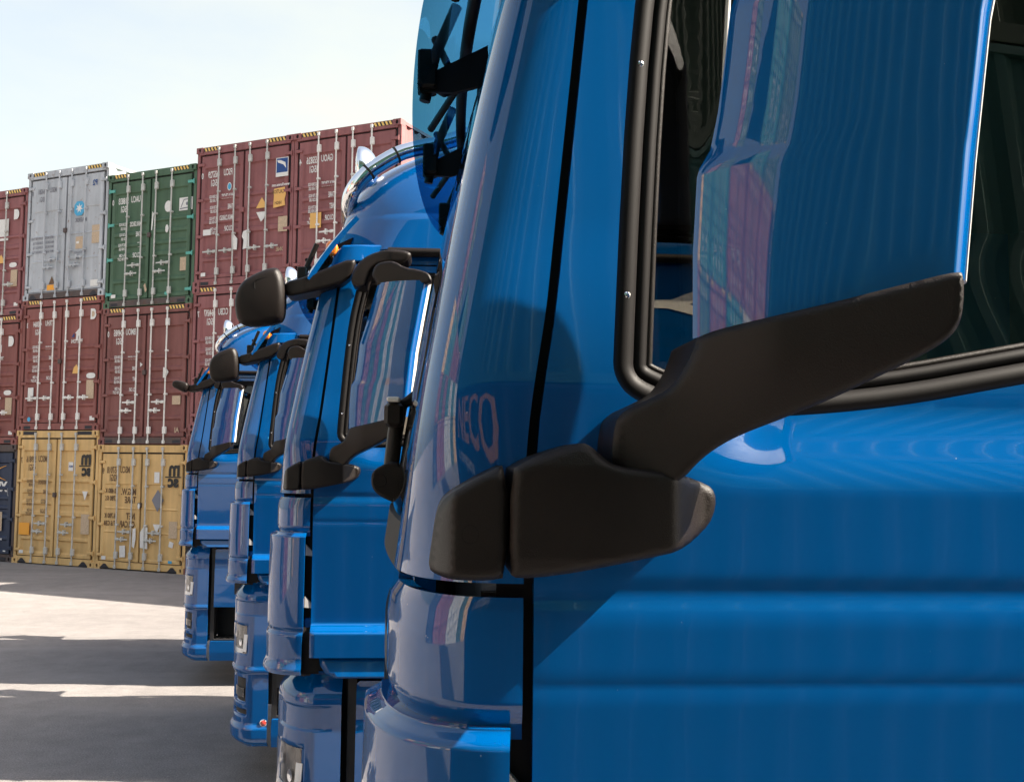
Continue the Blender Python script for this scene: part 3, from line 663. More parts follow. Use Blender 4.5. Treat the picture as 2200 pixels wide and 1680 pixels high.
# --- sill step below the door, lower body, bumper
def prof(z):  # outward offset of the bumper side over height
    o = -0.055 * sstep(1.31, 1.41, z) - 0.008 * sstep(1.285, 1.293, z) * 0
    o += 0.010 * (1 - sstep(0.80, 0.83, z)) - 0.018 * (1 - sstep(0.765, 0.795, z)) + 0.022 * (1 - sstep(0.38, 0.43, z)) - 0.10 * (1 - sstep(0.23, 0.34, z)) ** 2
    return o
BCX, BCY = 0.20, 0.34
def bump_pt(a, z, off=0.0, recess=True):
    """a < 0: straight side (metres towards the rear, negative); a 0..pi/2 corner; a > pi/2 front"""
    o = prof(z) + off
    if recess:
        for (z0, z1, d, a0, a1) in ((1.185, 1.285, .008, -.03, 1.05), (0.905, 1.115, .012, .28, 1.15), (0.56, 0.74, .030, .35, 1.3), (0.475, 0.520, .025, .30, 1.2)):
            fz = sstep(z0 - .004, z0 + .008, z) * (1 - sstep(z1 - .008, z1 + .004, z)); fa = sstep(a0 - .03, a0 + .03, a) * (1 - sstep(a1 - .04, a1 + .04, a)); o -= d * fz * fa
    bx = 0.012
    if a < 0: return (bx + BCX - a, 0.0 - o, z)
    if a <= HALF: return (bx + BCX - (BCX + o) * math.sin(a), BCY - (BCY + o) * math.cos(a), z)
    return (bx - o - 0.02 * math.sin((a - HALF)), BCY + (a - HALF), z)
zs = sorted(set(lin(0.25, 1.42, 46) + [1.18, 1.184, 1.19, 1.195, 1.276, 1.282, 1.288, .90, .905, .912, 1.106, 1.112, 1.118, .555, .562, .57, .731, .737, .743, .472, .478, .484, .511, .517, .523, .765, .78, .795, .81, .83, .39, .41, .43]))
aa = lin(-0.10, -0.001, 4) + lin(0.001, 1.56, 44) + lin(1.575, 2.48, 8)
mb = MB(); grid(mb, bump_pt, aa, zs, flip=True, thick=0.012)
bumper = both(mb, "bumper", "blue_paint")
def patch(name, ar, zr, off, m, par, n=(16, 10), thick=0.004, shear=0.0):
    mb = MB(); grid(mb, lambda a, z: bump_pt(a + shear * (z - zr[0]) / (zr[1] - zr[0]), z, off, False), lin(ar[0], ar[1], n[0]), lin(zr[0], zr[1], n[1]), flip=True, thick=thick); return both2(mb, name, m, par)
hl = patch("headlight", (.34, 1.45), (.912, 1.108), -.010, "lamp_inner", bumper)
patch("headlight_strip", (.34, .50), (.925, 1.05), -.004, "white_lens", hl, thick=.004, shear=-.05)
patch("headlight_strip", (.50, 1.45), (.915, .945), -.004, "white_lens", hl, thick=.004)
for a_, z_ in ((.62, .99), (.95, 1.04), (1.20, 1.02)):
    mb = MB(); grid(mb, lambda a, z: bump_pt(a_ + .075 * a * math.cos(z), z_ + .026 * a * math.sin(z), -.006 + .004 * a, False), [.05, .5, 1.0], lin(0, 2 * math.pi, 20), flip=False); both2(mb, "reflector_bowl", "chrome", hl)
patch("headlight_glass", (.30, 1.50), (.905, 1.115), .003, "lens_glass", hl, thick=0)
patch("fog_recess", (.38, 1.25), (.57, .73), -.026, "dark_trim", bumper)
patch("fog_lamp", (.46, 1.15), (.60, .665), -.014, "lamp_inner", bumper)
patch("lower_slot", (.33, 1.18), (.482, .512), -.020, "dark_trim", bumper)
mb = MB(); lathe(mb, [(0.0, 0.020), (-0.010, 0.020), (-0.018, 0.0001)], (0.285, 0.006, 0.43), 'y', 16); lm = both2(mb, "side_marker", "red_lens", bumper)
mb = MB(); lathe(mb, [(0.0, 0.027), (-0.006, 0.026), (-0.007, 0.019)], (0.285, 0.006, 0.43), 'y', 20); both2(mb, "marker_ring", "chrome", lm)
mb = MB()   # bumper upper shelf closing towards the cab
grid(mb, lambda a, t: tuple(np.array(bump_pt(a, 1.42, 0, False)) * (1 - t) + np.array((0.12, 0.30 + max(0, a - HALF), 1.44)) * t), aa, [0, .3, 1], flip=True); both2(mb, "bumper_shelf", "blue_paint", bumper)
mb = MB()
puff(mb, [(0.215, 1.487), (1.20, 1.487), (1.20, 1.405), (0.285, 1.405), (0.245, 1.425), (0.222, 1.455)], lambda x, z: -0.034 - 0.25 * (z - 1.487) * -1 * 0 + 0.30 * (z - 1.405) * 0.9, 0.008, 0.10, step=0.02); both(mb, "door_sill", "blue_paint")
mb = MB(); mb.box(0.335, 0.372, 0.03, 0.20, 0.30, 1.41); mb.box(0.12, 0.24, 0.062, 0.08, 1.40, 2.145); mb.box(0.16, 1.25, 0.10, 0.30, 1.30, 1.50); both(mb, "dark_liner", "dark_trim")
mb = MB(); panel(mb, [(0.372, 0.80), (0.372, 1.375), (0.385, 1.385), (1.02, 1.385), (1.02, 0.80)], lambda x, z: -0.004 + 0.012 * sstep(1.19, 1.21, z) - .012 * sstep(1.30, 1.36, z) * -1, step=0.03, depth=0.05); both(mb, "step_panel", "blue_paint")
mb = MB(); panel(mb, [(0.345, 0.262), (0.340, 0.40), (0.345, 0.455), (1.02, 0.455), (1.02, 0.262)], lambda x, z: -0.010 + 0.1 * max(0, .33 - z), step=0.03, depth=0.12); both(mb, "step_sill", "blue_paint")
mb = MB(); mb.box(0.36, 1.0, 0.03, 0.28, 0.455, 0.475, c=.004)
for k in range(9): mb.box(0.40 + k * .065, 0.43 + k * .065, 0.035, 0.26, 0.476, 0.482)
mb.box(0.36, 1.0, 0.28, 0.30, 0.45, 1.40); mb.box(0.36, 1.0, 0.03, 0.28, 0.80, 0.815, c=.004); both(mb, "cab_steps", "dark_trim")

# --- interior
mb = MB(); mb.box(0.12, 2.15, 0.12, 2.38, 1.46, 1.50); mb.box(2.10, 2.15, 0.12, 2.38, 1.5, 3.2); mb.box(0.3, 2.15, 0.16, 2.34, 3.13, 3.16); part(mb, "cab_interior", "dark_trim")
mb = MB(); puff(mb, [(0.13, 1.5), (0.13, 2.13), (0.30, 2.17), (0.46, 2.12), (0.50, 2.0), (0.36, 1.85), (0.34, 1.5)], lambda x, z: 0.20, 0.03, 2.3, step=0.04); part(mb, "dashboard", "interior_grey")
def torus(mb, c, R0, r, tilt, n=40):
    P = [(c[0] + R0 * math.sin(a) * math.sin(tilt), c[1] + R0 * math.cos(a), c[2] + R0 * math.sin(a) * math.cos(tilt)) for a in lin(0, 2 * math.pi, n)]; return mb.tube(P, r, 10, caps=False)
mb = MB(); torus(mb, (0.58, 0.62, 2.15), 0.23, 0.016, R(-62)); mb.tube([(0.58, 0.62, 2.15), (0.45, 0.62, 2.02)], 0.03, 10); mb.tube([(0.58, 0.40, 2.15), (0.57, 0.62, 2.14), (0.58, 0.84, 2.15)], 0.014, 8); part(mb, "steering_wheel", "dark_trim")
for y0 in (0.34, 1.55):
    mb = MB(); mb.box(0.85, 1.38, y0, y0 + .56, 1.86, 2.02, c=.06); mb.box(0.95, 1.30, y0 + .1, y0 + .46, 1.5, 1.88); st = part(mb, "seat", "seat_fabric")
    mb = MB(); mb.box(1.30, 1.46, y0, y0 + .56, 1.98, 2.62, c=.06); part(mb, "seat_back", "seat_fabric", st)
    mb = MB(); mb.box(1.32, 1.42, y0 + .14, y0 + .42, 2.64, 2.82, c=.04); part(mb, "head_rest", "seat_fabric", st)

# --- chassis, wheels, rear
mb = MB()
for y in (0.82, 1.60): mb.box(0.35, 5.9, y, y + .08, 0.78, 1.05)
for x in (0.6, 1.6, 2.8, 4.0, 5.0, 5.8): mb.box(x, x + .12, 0.9, 1.6, 0.82, 1.0)
mb.box(0.1, 1.0, 0.5, 2.0, 0.45, 1.40); part(mb, "chassis_frame", "frame_steel")
mb = MB(); mb.box(0.0, 2.2, 0.3, 2.2, 1.30, 1.47); part(mb, "cab_floor", "frame_steel")
mb = MB(); mb.box(2.205, 2.26, 0.12, 2.38, 1.35, 3.55, c=.02); part(mb, "cab_rear_wall", "blue_paint")
def wheel(x, y, s, w_=0.31, inset=0.03):
    mb = MB(); R0 = 0.51; h = w_ / 2
    lathe(mb, [(-h + .03, .30), (-h, .34), (-h, .46), (-h + .02, .495), (-h + .05, .508), (h - .05, .508), (h - .02, .495), (h, .46), (h, .34), (h - .03, .30)], (x, y, 0.51), 'y', 48); wt = part(mb, "wheel", "tyre_rubber")
    mb = MB(); d = -s
    lathe(mb, [(s * (h - .01), .305), (s * (h - .03), .29), (s * (h - .10), .28), (s * (h - .12), .20), (s * (h - .03), .15), (s * (h + .0), .13), (s * (h + .0), .001)], (x, y, 0.51), 'y', 36)
    for k in range(10): a = 2 * math.pi * k / 10; mb.tube([(x + .17 * math.cos(a), y + s * (h - .07), .51 + .17 * math.sin(a)), (x + .17 * math.cos(a), y + s * (h - .02), .51 + .17 * math.sin(a))], .014, 6)
    part(mb, "wheel_rim", "rim_steel", wt)
wheel(1.48, 0.20, -1); wheel(1.48, 2.30, 1)
wheel(5.10, 0.20, -1); wheel(5.10, 2.30, 1); wheel(5.10, 0.55, -1); wheel(5.10, 1.95, 1)
def arch(x, y0, y1, r0, mat_, name):
    mb = MB(); grid(mb, lambda a, t: (x - r0 * math.cos(a), y0 + (y1 - y0) * t, .51 + r0 * math.sin(a)), lin(R(12), R(168), 20), [0, 1], flip=True, thick=.02); return part(mb, name, mat_)
for y0, y1 in ((0.02, 0.42), (2.08, 2.48)): arch(1.48, y0, y1, .60, "black_plastic", "front_fender")
for y0, y1 in ((0.02, 0.72), (1.78, 2.48)): arch(5.10, y0, y1, .60, "black_plastic", "rear_fender")
mb = MB(); lathe(mb, [(0, .001), (0, .28), (.01, .30), (1.14, .30), (1.15, .28), (1.15, .001)], (2.55, 0.36, 0.74), 'x', 32); part(mb, "fuel_tank", "spot_metal")
mb = MB(); mb.box(2.55, 3.7, 1.86, 2.42, .45, 1.02, c=.05); part(mb, "battery_box", "black_plastic")
mb = MB(); lathe(mb, [(-.03, .001), (-.03, .46), (.0, .48), (.04, .46), (.05, .12), (.05, .001)], (4.5, 1.25, 1.18), 'z', 36); mb.box(4.2, 4.8, .9, 1.6, 1.06, 1.15); part(mb, "fifth_wheel", "frame_steel")
mb = MB()
mb.box(5.92, 5.97, .15, 2.35, .62, .82, c=.01); tl = part(mb, "rear_beam", "frame_steel")
for y in (.22, 1.98): mb = MB(); mb.box(5.972, 6.0, y, y + .30, .66, .78, c=.01); part(mb, "tail_light", "red_lens", tl)
for s_, y in ((0, .10), (1, 2.36)):
    mb = MB(); grid(mb, lambda x, z: (x, y + (0.0 if s_ == 0 else .04), z), [2.28, 2.95], lin(1.35, 3.45, 4), thick=.03); part(mb, "side_deflector", "blue_paint")

# --- the four parked trucks
TRUCKS = [(-.15, 1.20, 4.0, "nearest blue truck filling the right half, its door mirror big in front"),
          (-1.005, 4.40, 4.0, "second blue truck, chrome roof bar and black kerb mirror, right behind the nearest"),
          (-2.035, 7.60, 4.0, "third blue truck, mostly hidden between the second and the last one"),
          (-3.395, 10.80, 4.0, "farthest blue truck, closest to the containers, its bumper in full view")]
trucks = [truck]
for i in range(3): trucks.append(copy_tree(truck))
for o, (x, y, a, lab) in zip(trucks, TRUCKS):
    o.location = (x, y, 0); o.rotation_euler = (0, 0, R(a)); tag(o, lab, "truck", "blue tractor trucks parked side by side")

# white graphic on the cab side of the second truck, seen through the nearest cab
for cs in [c for c in trucks[1].children if c.name.startswith("cab_side")][:1]:
    yy = lambda x, z: ss(x, z) - .002
    for pts in ([(1.45, 2.99), (1.45, 3.02), (1.72, 3.03), (1.95, 3.12), (1.98, 3.09), (1.80, 3.01), (1.98, 2.95), (1.95, 2.93), (1.70, 2.99)], [(1.40, 2.58), (1.40, 2.62), (1.55, 2.62), (1.66, 2.54), (1.60, 2.54), (1.52, 2.585)]):
        mb = MB(); panel(mb, pts, yy, step=.1, rim=False); mb.build("side_graphic", "white_paint", cs)
km = [c for c in trucks[3].children if c.name.startswith("front_mirror") and "arm" not in c.name][0]
c0 = Vector((0.03, 0.03, 3.02)); km.matrix_local = Matrix.Translation(c0) @ Matrix.Rotation(R(28), 4, "Y") @ Matrix.Diagonal((.8, 1, .42, 1)) @ Matrix.Translation(-c0 + Vector((0, 0, .05)))

# only the third truck carries the small red lamp in its bumper corner on this side
for k in (0, 1, 3):
    for bmp in [c for c in trucks[k].children if c.name.startswith("bumper")]:
        for lm_ in [c for c in bmp.children if c.name.startswith("side_marker")]:
            for r_ in list(lm_.children): bpy.data.objects.remove(r_)
            bpy.data.objects.remove(lm_)

# ================================================================== CONTAINERS
# local frame: doors face -y at y = 0, x 0..2.438 to the right, body runs to y = 12.19
CW, CL = 2.438, 12.19
RIB = {"ribbed": [(.10, .335), (.365, .425), (.465, .525), (.56, .61), (.655, .83), (.865, .965)],
       "plain": [(.285, .50), (.515, .72), (.735, .97)]}
RECESS = {"ribbed": .034, "plain": .016}
def door_depth(f, style):
    """0 outer skin .. recess, f = height from the top of the leaf 0..1"""
    d = 0.0
    for a, b in RIB[style]: d = max(d, sstep(a - .006, a + .006, f) * (1 - sstep(b - .004, b + .012, f)))
    return d * RECESS[style]
_mc = {}
def cmeshes(H, style):
    k = (H, style)
    if k in _mc: return _mc[k]
    D = {}
    mb = MB()   # steel frame: posts, header, sill, rails
    mb.box(0.003, .075, .04, .16, .118, H - .118); mb.box(CW - .075, CW - .003, .04, .16, .118, H - .118)
    mb.box(.178, CW - .178, .01, .10, H - .155, H - .006); mb.box(.178, CW - .178, .01, .10, .02 if style == "ribbed" else .03, .16)
    mb.box(.075, .178, .012, .10, H - .155, H - .118); mb.box(.075, .178, .012, .10, .118, .16); mb.box(CW - .178, CW - .075, .012, .10, H - .155, H - .118); mb.box(CW - .178, CW - .075, .012, .10, .118, .16)
    for x0, x1 in ((.01, .07), (CW - .07, CW - .01)): mb.box(x0, x1, .178, CL - .178, H - .07, H - .01); mb.box(x0, x1, .178, CL - .178, .01, .15)
    D["frame"] = mb.build("container_frame", "gasket", mesh_only=True)
    def casting(x0, z0):
        mb = MB(); c = MB(); w_, h = .172, .118; hx, hz = .030, .040; cx, cz = x0 + w_ / 2, z0 + h / 2
        o = [(x0, z0), (x0 + w_, z0), (x0 + w_, z0 + h), (x0, z0 + h)]; hole = chaikin([(cx - hx, cz - hz), (cx + hx, cz - hz), (cx + hx, cz + hz), (cx - hx, cz + hz)], 2)
        panel(mb, o, lambda x, z: 0.0, [hole], step=.2, depth=.176); mb.box(x0 + .01, x0 + w_ - .01, .03, .176, z0 + .004, z0 + h - .004, mi=1); return mb.build("corner_casting", ["gasket", "gasket"], mesh_only=True)
    D["cast"] = [casting(0, 0), casting(CW - .172, 0), casting(0, H - .118), casting(CW - .172, H - .118)]
    mb = MB(); mb.box(.078, CW - .078, .075, .090, .16, H - .155); D["gasket"] = mb.build("door_gasket", "gasket", mesh_only=True)
    for s in (0, 1):   # door leaves
        x0, x1 = (.135, 1.195) if s == 0 else (1.243, CW - .135); z0, z1 = .178, H - .190; mb = MB(); n = 200
        fs = sorted(set([0, 1] + [v for a, b in RIB[style] for v in (a - .006, a - .002, a + .002, a + .006, b - .004, b + .002, b + .006, b + .012)]))
        ix0, ix1 = x0 + .075, x1 - .075; b = .035
        P = lambda x, f, d: (x, .030 + d, z1 - (z1 - z0) * f)
        for f0, f1 in zip(fs[:-1], fs[1:]):
            d0, d1 = door_depth(f0, style), door_depth(f1, style)
            mb.add([P(x0, f0, 0), P(ix0, f0, 0), P(ix0, f1, 0), P(x0, f1, 0)], [(3, 2, 1, 0)]); mb.add([P(ix1, f0, 0), P(x1, f0, 0), P(x1, f1, 0), P(ix1, f1, 0)], [(3, 2, 1, 0)])
            mb.add([P(ix0, f0, 0), P(ix0 + b, f0, d0), P(ix0 + b, f1, d1), P(ix0, f1, 0)], [(3, 2, 1, 0)]); mb.add([P(ix1 - b, f0, d0), P(ix1, f0, 0), P(ix1, f1, 0), P(ix1 - b, f1, d1)], [(3, 2, 1, 0)])
            mb.add([P(ix0 + b, f0, d0), P(ix1 - b, f0, d0), P(ix1 - b, f1, d1), P(ix0 + b, f1, d1)], [(3, 2, 1, 0)])
        for q in (((x0, z0), (x1, z0)), ((x1, z0), (x1, z1)), ((x1, z1), (x0, z1)), ((x0, z1), (x0, z0))):
            (a, c), (e, g) = q; mb.add([(a, .030, c), (e, .030, g), (e, .072, g), (a, .072, c)], [(0, 1, 2, 3)])
        D["door%d" % s] = mb.build("door", "gasket", mesh_only=True)
    for nm, tilt in (("a", 0), ("b", 1)):
        mb = MB(); mb.tube([(0, -.008, .05), (0, -.008, H - .06)], .0165, 10)
        for z in (.30, H - .36): mb.box(-.030, .052, -.030, .028, z - .075, z + .075, c=.008)
        for z in (H * .36, H * .67): mb.box(-.024, .046, -.026, .028, z - .02, z + .02, c=.005)
        for z in (.055, H - .085): mb.box(-.026, .026, -.034, .010, z - .03, z + .04, c=.006)
        D["rod" + nm] = mb.build("lock_rod", "galvanised", mesh_only=True)
    for s in (-1, 1):
        mb = MB(); mb.box(0, s * .34, -.040, -.030, -.016, .016, c=.004); mb.box(s * .02, s * .10, -.036, .0, -.03, .03, c=.006); mb.box(s * .17, s * .20, -.052, .028, -.055, .055, c=.006); mb.box(s * .14, s * .24, -.046, -.036, -.022, .022, c=.004)
        D["handle%d" % s] = mb.build("handle", "galvanised", mesh_only=True)
    mb = MB(); mb.box(-.05, .11, .006, .040, -.030, .030, c=.006); mb.tube([(-.045, .02, -.05), (-.045, .02, .05)], .014, 8); D["hinge"] = mb.build("hinge", "gasket", mesh_only=True)
    mb = MB(); mb.box(-.045, .045, -.012, .04, -.05, .05, c=.008); D["keeper"] = mb.build("door_keeper", "gasket", mesh_only=True)
    for s in (0, 1):   # corrugated sides
        x = .022 if s == 0 else CW - .022; dd = .036 if s == 0 else -.036; mb = MB(); P = []; y = .17; ph = 0
        while y < CL - .18:
            for dy, d in ((0, 0), (.072, 0), (.140, dd), (.210, dd)): P.append((x + d, min(y + dy, CL - .15)))
            y += .278
        V = [(a, b, .14) for a, b in P] + [(a, b, H - .06) for a, b in P]; n = len(P)
        mb.add(V, [((i, i + 1, n + i + 1, n + i) if s == 1 else (i + 1, i, n + i, n + i + 1)) for i in range(n - 1)]); D["side%d" % s] = mb.build("side_wall", "gasket", mesh_only=True)
    mb = MB(); P = []; y = .12
    while y < CL - .1: P += [(y, H - .012), (y + .09, H - .012), (y + .11, H - .03), (y + .19, H - .03)]; y += .209
    n = len(P); V = [(.05, a, z) for a, z in P] + [(CW - .05, a, z) for a, z in P]; mb.add(V, [(i, n + i, n + i + 1, i + 1) for i in range(n - 1)]); D["roof"] = mb.build("container_roof", "gasket", mesh_only=True)
    mb = MB(); mb.box(.01, CW - .01, CL - .06, CL - .01, .01, H - .01); mb.box(.05, CW - .05, .1, CL - .06, .12, .15); D["end"] = mb.build("end_wall", "gasket", mesh_only=True)
    for s in (0, 1):   # hazard stripes on the header
        x0 = .19 if s == 0 else CW - .19 - .42; mb = MB()
        mb.add([(x0, .0075, H - .095), (x0 + .42, .0075, H - .095), (x0 + .42, .0075, H - .018), (x0, .0075, H - .018)], [(0, 1, 2, 3)])
        for i in range(5): a = x0 + .012 + i * .082; mb.add([(a + .035, .005, H - .093), (a + .080, .005, H - .093), (a + .045, .005, H - .020), (a, .005, H - .020)], [(0, 1, 2, 3)], mi=1)
        D["haz%d" % s] = mb.build("hazard_stripes", ["gasket", "hazard_yellow"], mesh_only=True)
    _mc[k] = D; return D
def inst(me, name, par, mats, loc=(0, 0, 0)):
    o = bpy.data.objects.new(name, me); o.location = loc; link(o, par)
    for i, mm in enumerate(mats if isinstance(mats, (list, tuple)) else [mats]):
        if mm is None: continue
        o.material_slots[i].link = 'OBJECT'; o.material_slots[i].material = M[mm]
    return o
_txt = {}
def text_mesh(s, h, mname, wide=.78, bold=.0):
    """mirror-written lettering mesh, as in the photograph; origin = right end (first letter), baseline"""
    cu = bpy.data.curves.new("lettering", 'FONT'); cu.body = s; cu.size = h / .70; cu.resolution_u = 2; cu.offset = (.0035 * h / .1 if h < .2 else .016) if bold == 0 else bold; cu.fill_mode = 'FRONT'; cu.dimensions = '2D'
    o = bpy.data.objects.new("lettering", cu); COL.objects.link(o); bpy.context.view_layer.update()
    me = bpy.data.meshes.new_from_object(o); bpy.data.objects.remove(o); bpy.data.curves.remove(cu)
    n = len(me.vertices); co = np.empty(n * 3); me.vertices.foreach_get("co", co); co = co.reshape(-1, 3)
    x, z = co[:, 0].copy() * -wide, co[:, 1].copy(); co[:, 0] = x; co[:, 1] = 0; co[:, 2] = z; me.vertices.foreach_set("co", co.ravel())
    me.materials.clear(); me.materials.append(M[mname]); me.update(); me.name = "lettering"; return me
def container(name_lab, H, style, col, loc, rz, det=None, rod="galvanised", sill=None, hz=True, haz="hazard_yellow", handles="pair", frame=None, hinge=None, group="shipping containers stacked at the far side of the yard"):
    D = cmeshes(H, style); root = empty("shipping_container", loc, rz); tag(root, name_lab, "container", group)
    frame = frame or col
    inst(D["frame"], "container_frame", root, frame)
    for c in D["cast"]: inst(c, "corner_casting", root, [frame, "gasket"])
    inst(D["gasket"], "door_gasket", root, "gasket")
    ds = [inst(D["door0"], "door", root, col), inst(D["door1"], "door", root, col)]
    rods = [(.60, 0), (1.01, 0), (1.385, 1), (1.81, 1)]
    for i, (x, d) in enumerate(rods):
        r = inst(D["roda"], "lock_rod", ds[d], rod, (x, 0, 0))
        if handles == "pair": s, z = ((1 if i % 2 == 0 else -1), (H * .245 if i % 2 == 0 else H * .305))
        else: s, z = ((-1 if i < 2 else 1), H * .245)
        inst(D["handle%d" % s], "handle", ds[d], rod, (x, 0, z))
    for z in (.30, H * .36, H * .62, H - .36):
        inst(D["hinge"], "hinge", ds[0], hinge or col, (.10, 0, z)); k = inst(D["hinge"], "hinge", ds[1], hinge or col, (CW - .10, 0, z)); k.scale = (-1, 1, 1)
    inst(D["keeper"], "door_keeper", root, "weathered_steel" if not frame.startswith("red") else frame, (1.215, 0, H * .52))
    for k in ("side0", "side1"): inst(D[k], "side_wall", root, col)
    inst(D["roof"], "container_roof", root, col); inst(D["end"], "end_wall", root, col)
    if hz:
        for k in ("haz0", "haz1"): inst(D[k], "hazard_stripes", root, ["gasket", haz])
    if sill:
        mb = MB(); mb.box(.18, CW - .18, .004, .009, .03, .15); mb.build("sill_plate", sill, root)
    # forklift notches / dark recesses in the sill
    for x in (.30, CW - .30):
        mb = MB()
        if style == "plain" or sill == "notch" or col.startswith("yellow"): mb.add([(x - .14, .0035, .02), (x + .14, .0035, .02), (x + .03, .0035, .115), (x - .03, .0035, .115)], [(0, 1, 2, 3)])
        else: mb.box(x - .10, x + .10, .0035, .0085, .035, .10)
        mb.build("sill_notch", "gasket", root)
    def ysurf(x, z, dr):
        f = (H - .190 - z) / (H - .368); inn = (.22 < x < 1.10) or (1.33 < x < CW - .22); return .030 + (door_depth(f, style) if inn else 0) - .003
    for qi, it in enumerate(det or []):
        k = it[0]; up_ = .0012 * qi
        if k == "t":      # text, x of the first letter (right end), z baseline fraction of H, height, material
            _, s, x, fz, h, mn = it[:6]; wide = it[6] if len(it) > 6 else .72; me = text_mesh(s, h, mn, wide); z = H * fz
            inst(me, "lettering", root, None, (x, min(ysurf(x - .1, z, 0), ysurf(x - .1, z + h, 0)) - .001 - up_ * .5, z))
        elif k == "r":    # sticker rectangle: x0, fz0, w, h, material
            _, x0, fz, w_, h, mn = it[:6]; z = H * fz; y = min(ysurf(x0 + w_ / 2, zz_, 0) for zz_ in lin(z - .05, z + h + .05, 7)) - .0005 - up_ * .5; mb = MB(); dz = it[6] if len(it) > 6 else 0
            mb.add([(x0, y, z), (x0 + w_, y, z + dz), (x0 + w_ - dz, y, z + h + dz), (x0 - dz, y, z + h)], [(0, 1, 2, 3)]); mb.build("sticker", mn, root)
        elif k == "p":    # free polygon, list of (x, z metres), material, lift
            _, pts, mn = it[:3]; lift = it[3] if len(it) > 3 else 0; zc = sum(p[1] for p in pts) / len(pts); xc = sum(p[0] for p in pts) / len(pts)
            y = min(ysurf(xc, zz_, 0) for zz_ in lin(min(p[1] for p in pts) - .05, max(p[1] for p in pts) + .05, 7)) - .0008 - lift - up_ * .5; mb = MB()
            q = pts if area(pts) > 0 else pts[::-1]; P, T, _q = tri2d(q, (), .5); mb.add([(a, y, b) for a, b in P], [tuple(t) for t in T.tolist()]); mb.build("sticker", mn, root)
    return root
def ell(cx, cz, rx, rz, n=20): return [(cx + rx * math.cos(2 * math.pi * k / n), cz + rz * math.sin(2 * math.pi * k / n)) for k in range(n)]
def dlogo(cx, cz, r=.10):
    o = [(cx - r * .8, cz - r * 1.25), (cx - r * .8, cz + r * 1.25)] + [(cx + r * .95 * math.sin(a), cz + r * 1.25 * math.cos(a)) for a in lin(.3, 2.84, 10)]; i = [(cx + (x - cx) * .5, cz + (z - cz) * .5) for x, z in o]
    return [("p", o, "decal_white"), ("p", i, "decal_tan", .001)]
def weights(H, mn, lines=("MAX.GROSS", "TARE", "NET", "CU.CAP."), z0=.62, dz=.077, big=.10, xs=(.97, .56)):
    out = []
    vals = [("32.500 KGS", "71.650 LBS"), ("3.730 KGS", "8.220 LBS"), ("28.770 KGS", "63.430 LBS"), ("76.4 CBM", "2.700 CUFT")]
    for i, l in enumerate(lines):
        out.append(("t", l, xs[0], z0 - dz * i - .003, big, mn, .40)); a, b = vals[i % 4]
        out.append(("t", a, .56, z0 - dz * i + .008, .062, mn, .48)); out.append(("t", b, .56, z0 - dz * i - .020, .062, mn, .48))
    return out
WD, BL, BR = "decal_white", "decal_black", "decal_brown"
def idt(code, num, chk, typ, mn, z=.80, h=.145, box=True):
    h *= .9; return [("t", code, .90, z, h, mn, .52), ("t", num, .57, z - .004, h, mn, .53), ("t", chk, .185, z - .010, h * .9, mn, .6), ("t", typ, .56, z - .066, h, mn, .53)]
TH = R(-25); OX, OY = -6.55, 21.2; ca, sa = math.cos(TH), math.sin(TH)
def cpos(k, z): return (OX + k * 2.445 * ca, OY + k * 2.445 * sa, z)   # k: left edge of the column, in widths from the C/D boundary
HC, ST = 2.896, 2.591
star = lambda cx, cz, r: [(cx + (r if k % 2 == 0 else r * .42) * math.sin(math.pi * k / 7), cz + (r if k % 2 == 0 else r * .42) * math.cos(math.pi * k / 7)) for k in range(14)]
capsule = lambda cx, cz, w_, h: chaikin([(cx - w_, cz - h), (cx + w_, cz - h), (cx + w_, cz + h), (cx - w_, cz + h)], 2)
small = [("r", .20, .075, .14, .075, WD)]
# --- column C (green / brown / yellow), right edge at the boundary
container("yellow container with flat three-seam doors, on the ground beside the farthest truck", ST, "plain", "yellow_container", cpos(-1, 0), TH, rod="galvanised", hz=False, sill=None, det=
    idt("MSCU", "557018", "9", "42G1", BR, z=.775, h=.15) + [("t", "M.G.W.", 1.08, .60, .13, BR, .7), ("t", "TARE", 1.08, .535, .13, BR, .7), ("t", "NET", 1.07, .405, .13, BR, .7), ("t", "CU.CAP.", 1.07, .34, .13, BR, .62)]
    + [("t", s, .58, z, .10, BR, .7) for s, z in (("30.480 KG", .61), ("3.780 KG", .55), ("26.700 KG", .41), ("67.6 CBM", .35))]
    + [("t", "m", 2.255, .760, .30, BL, .92), ("p", [(1.87, ST * .742), (2.29, ST * .742), (2.29, ST * .752), (1.87, ST * .752)], BL), ("t", "sc", 2.225, .672, .24, BL, 1.0)]
    + [("r", 1.58, .70, .14, .22, WD), ("p", [(1.53, 1.46), (1.69, 1.68), (1.85, 1.46), (1.69, 1.22)], "decal_grey"), ("p", [(1.58, .97), (1.78, .97), (1.68, .77)], WD), ("r", 2.00, .27, .22, .34, "decal_tan"),
       ("p", [(1.05, .50), (1.06, .86), (1.14, .88), (1.15, .66), (1.11, .46)], WD, .018), ("p", [(1.27, .48), (1.26, .80), (1.36, .92), (1.46, .90), (1.47, .46)], WD, .018), ("r", .70, .10, .16, .24, WD, .01), ("r", 2.0, .205, .11, .11, WD, -.03), ("r", 2.02, .075, .10, .055, "decal_skyblue"), ("r", .20, .075, .12, .075, WD), ("p", ell(1.218, 1.33, .03, .06), WD, .03)])
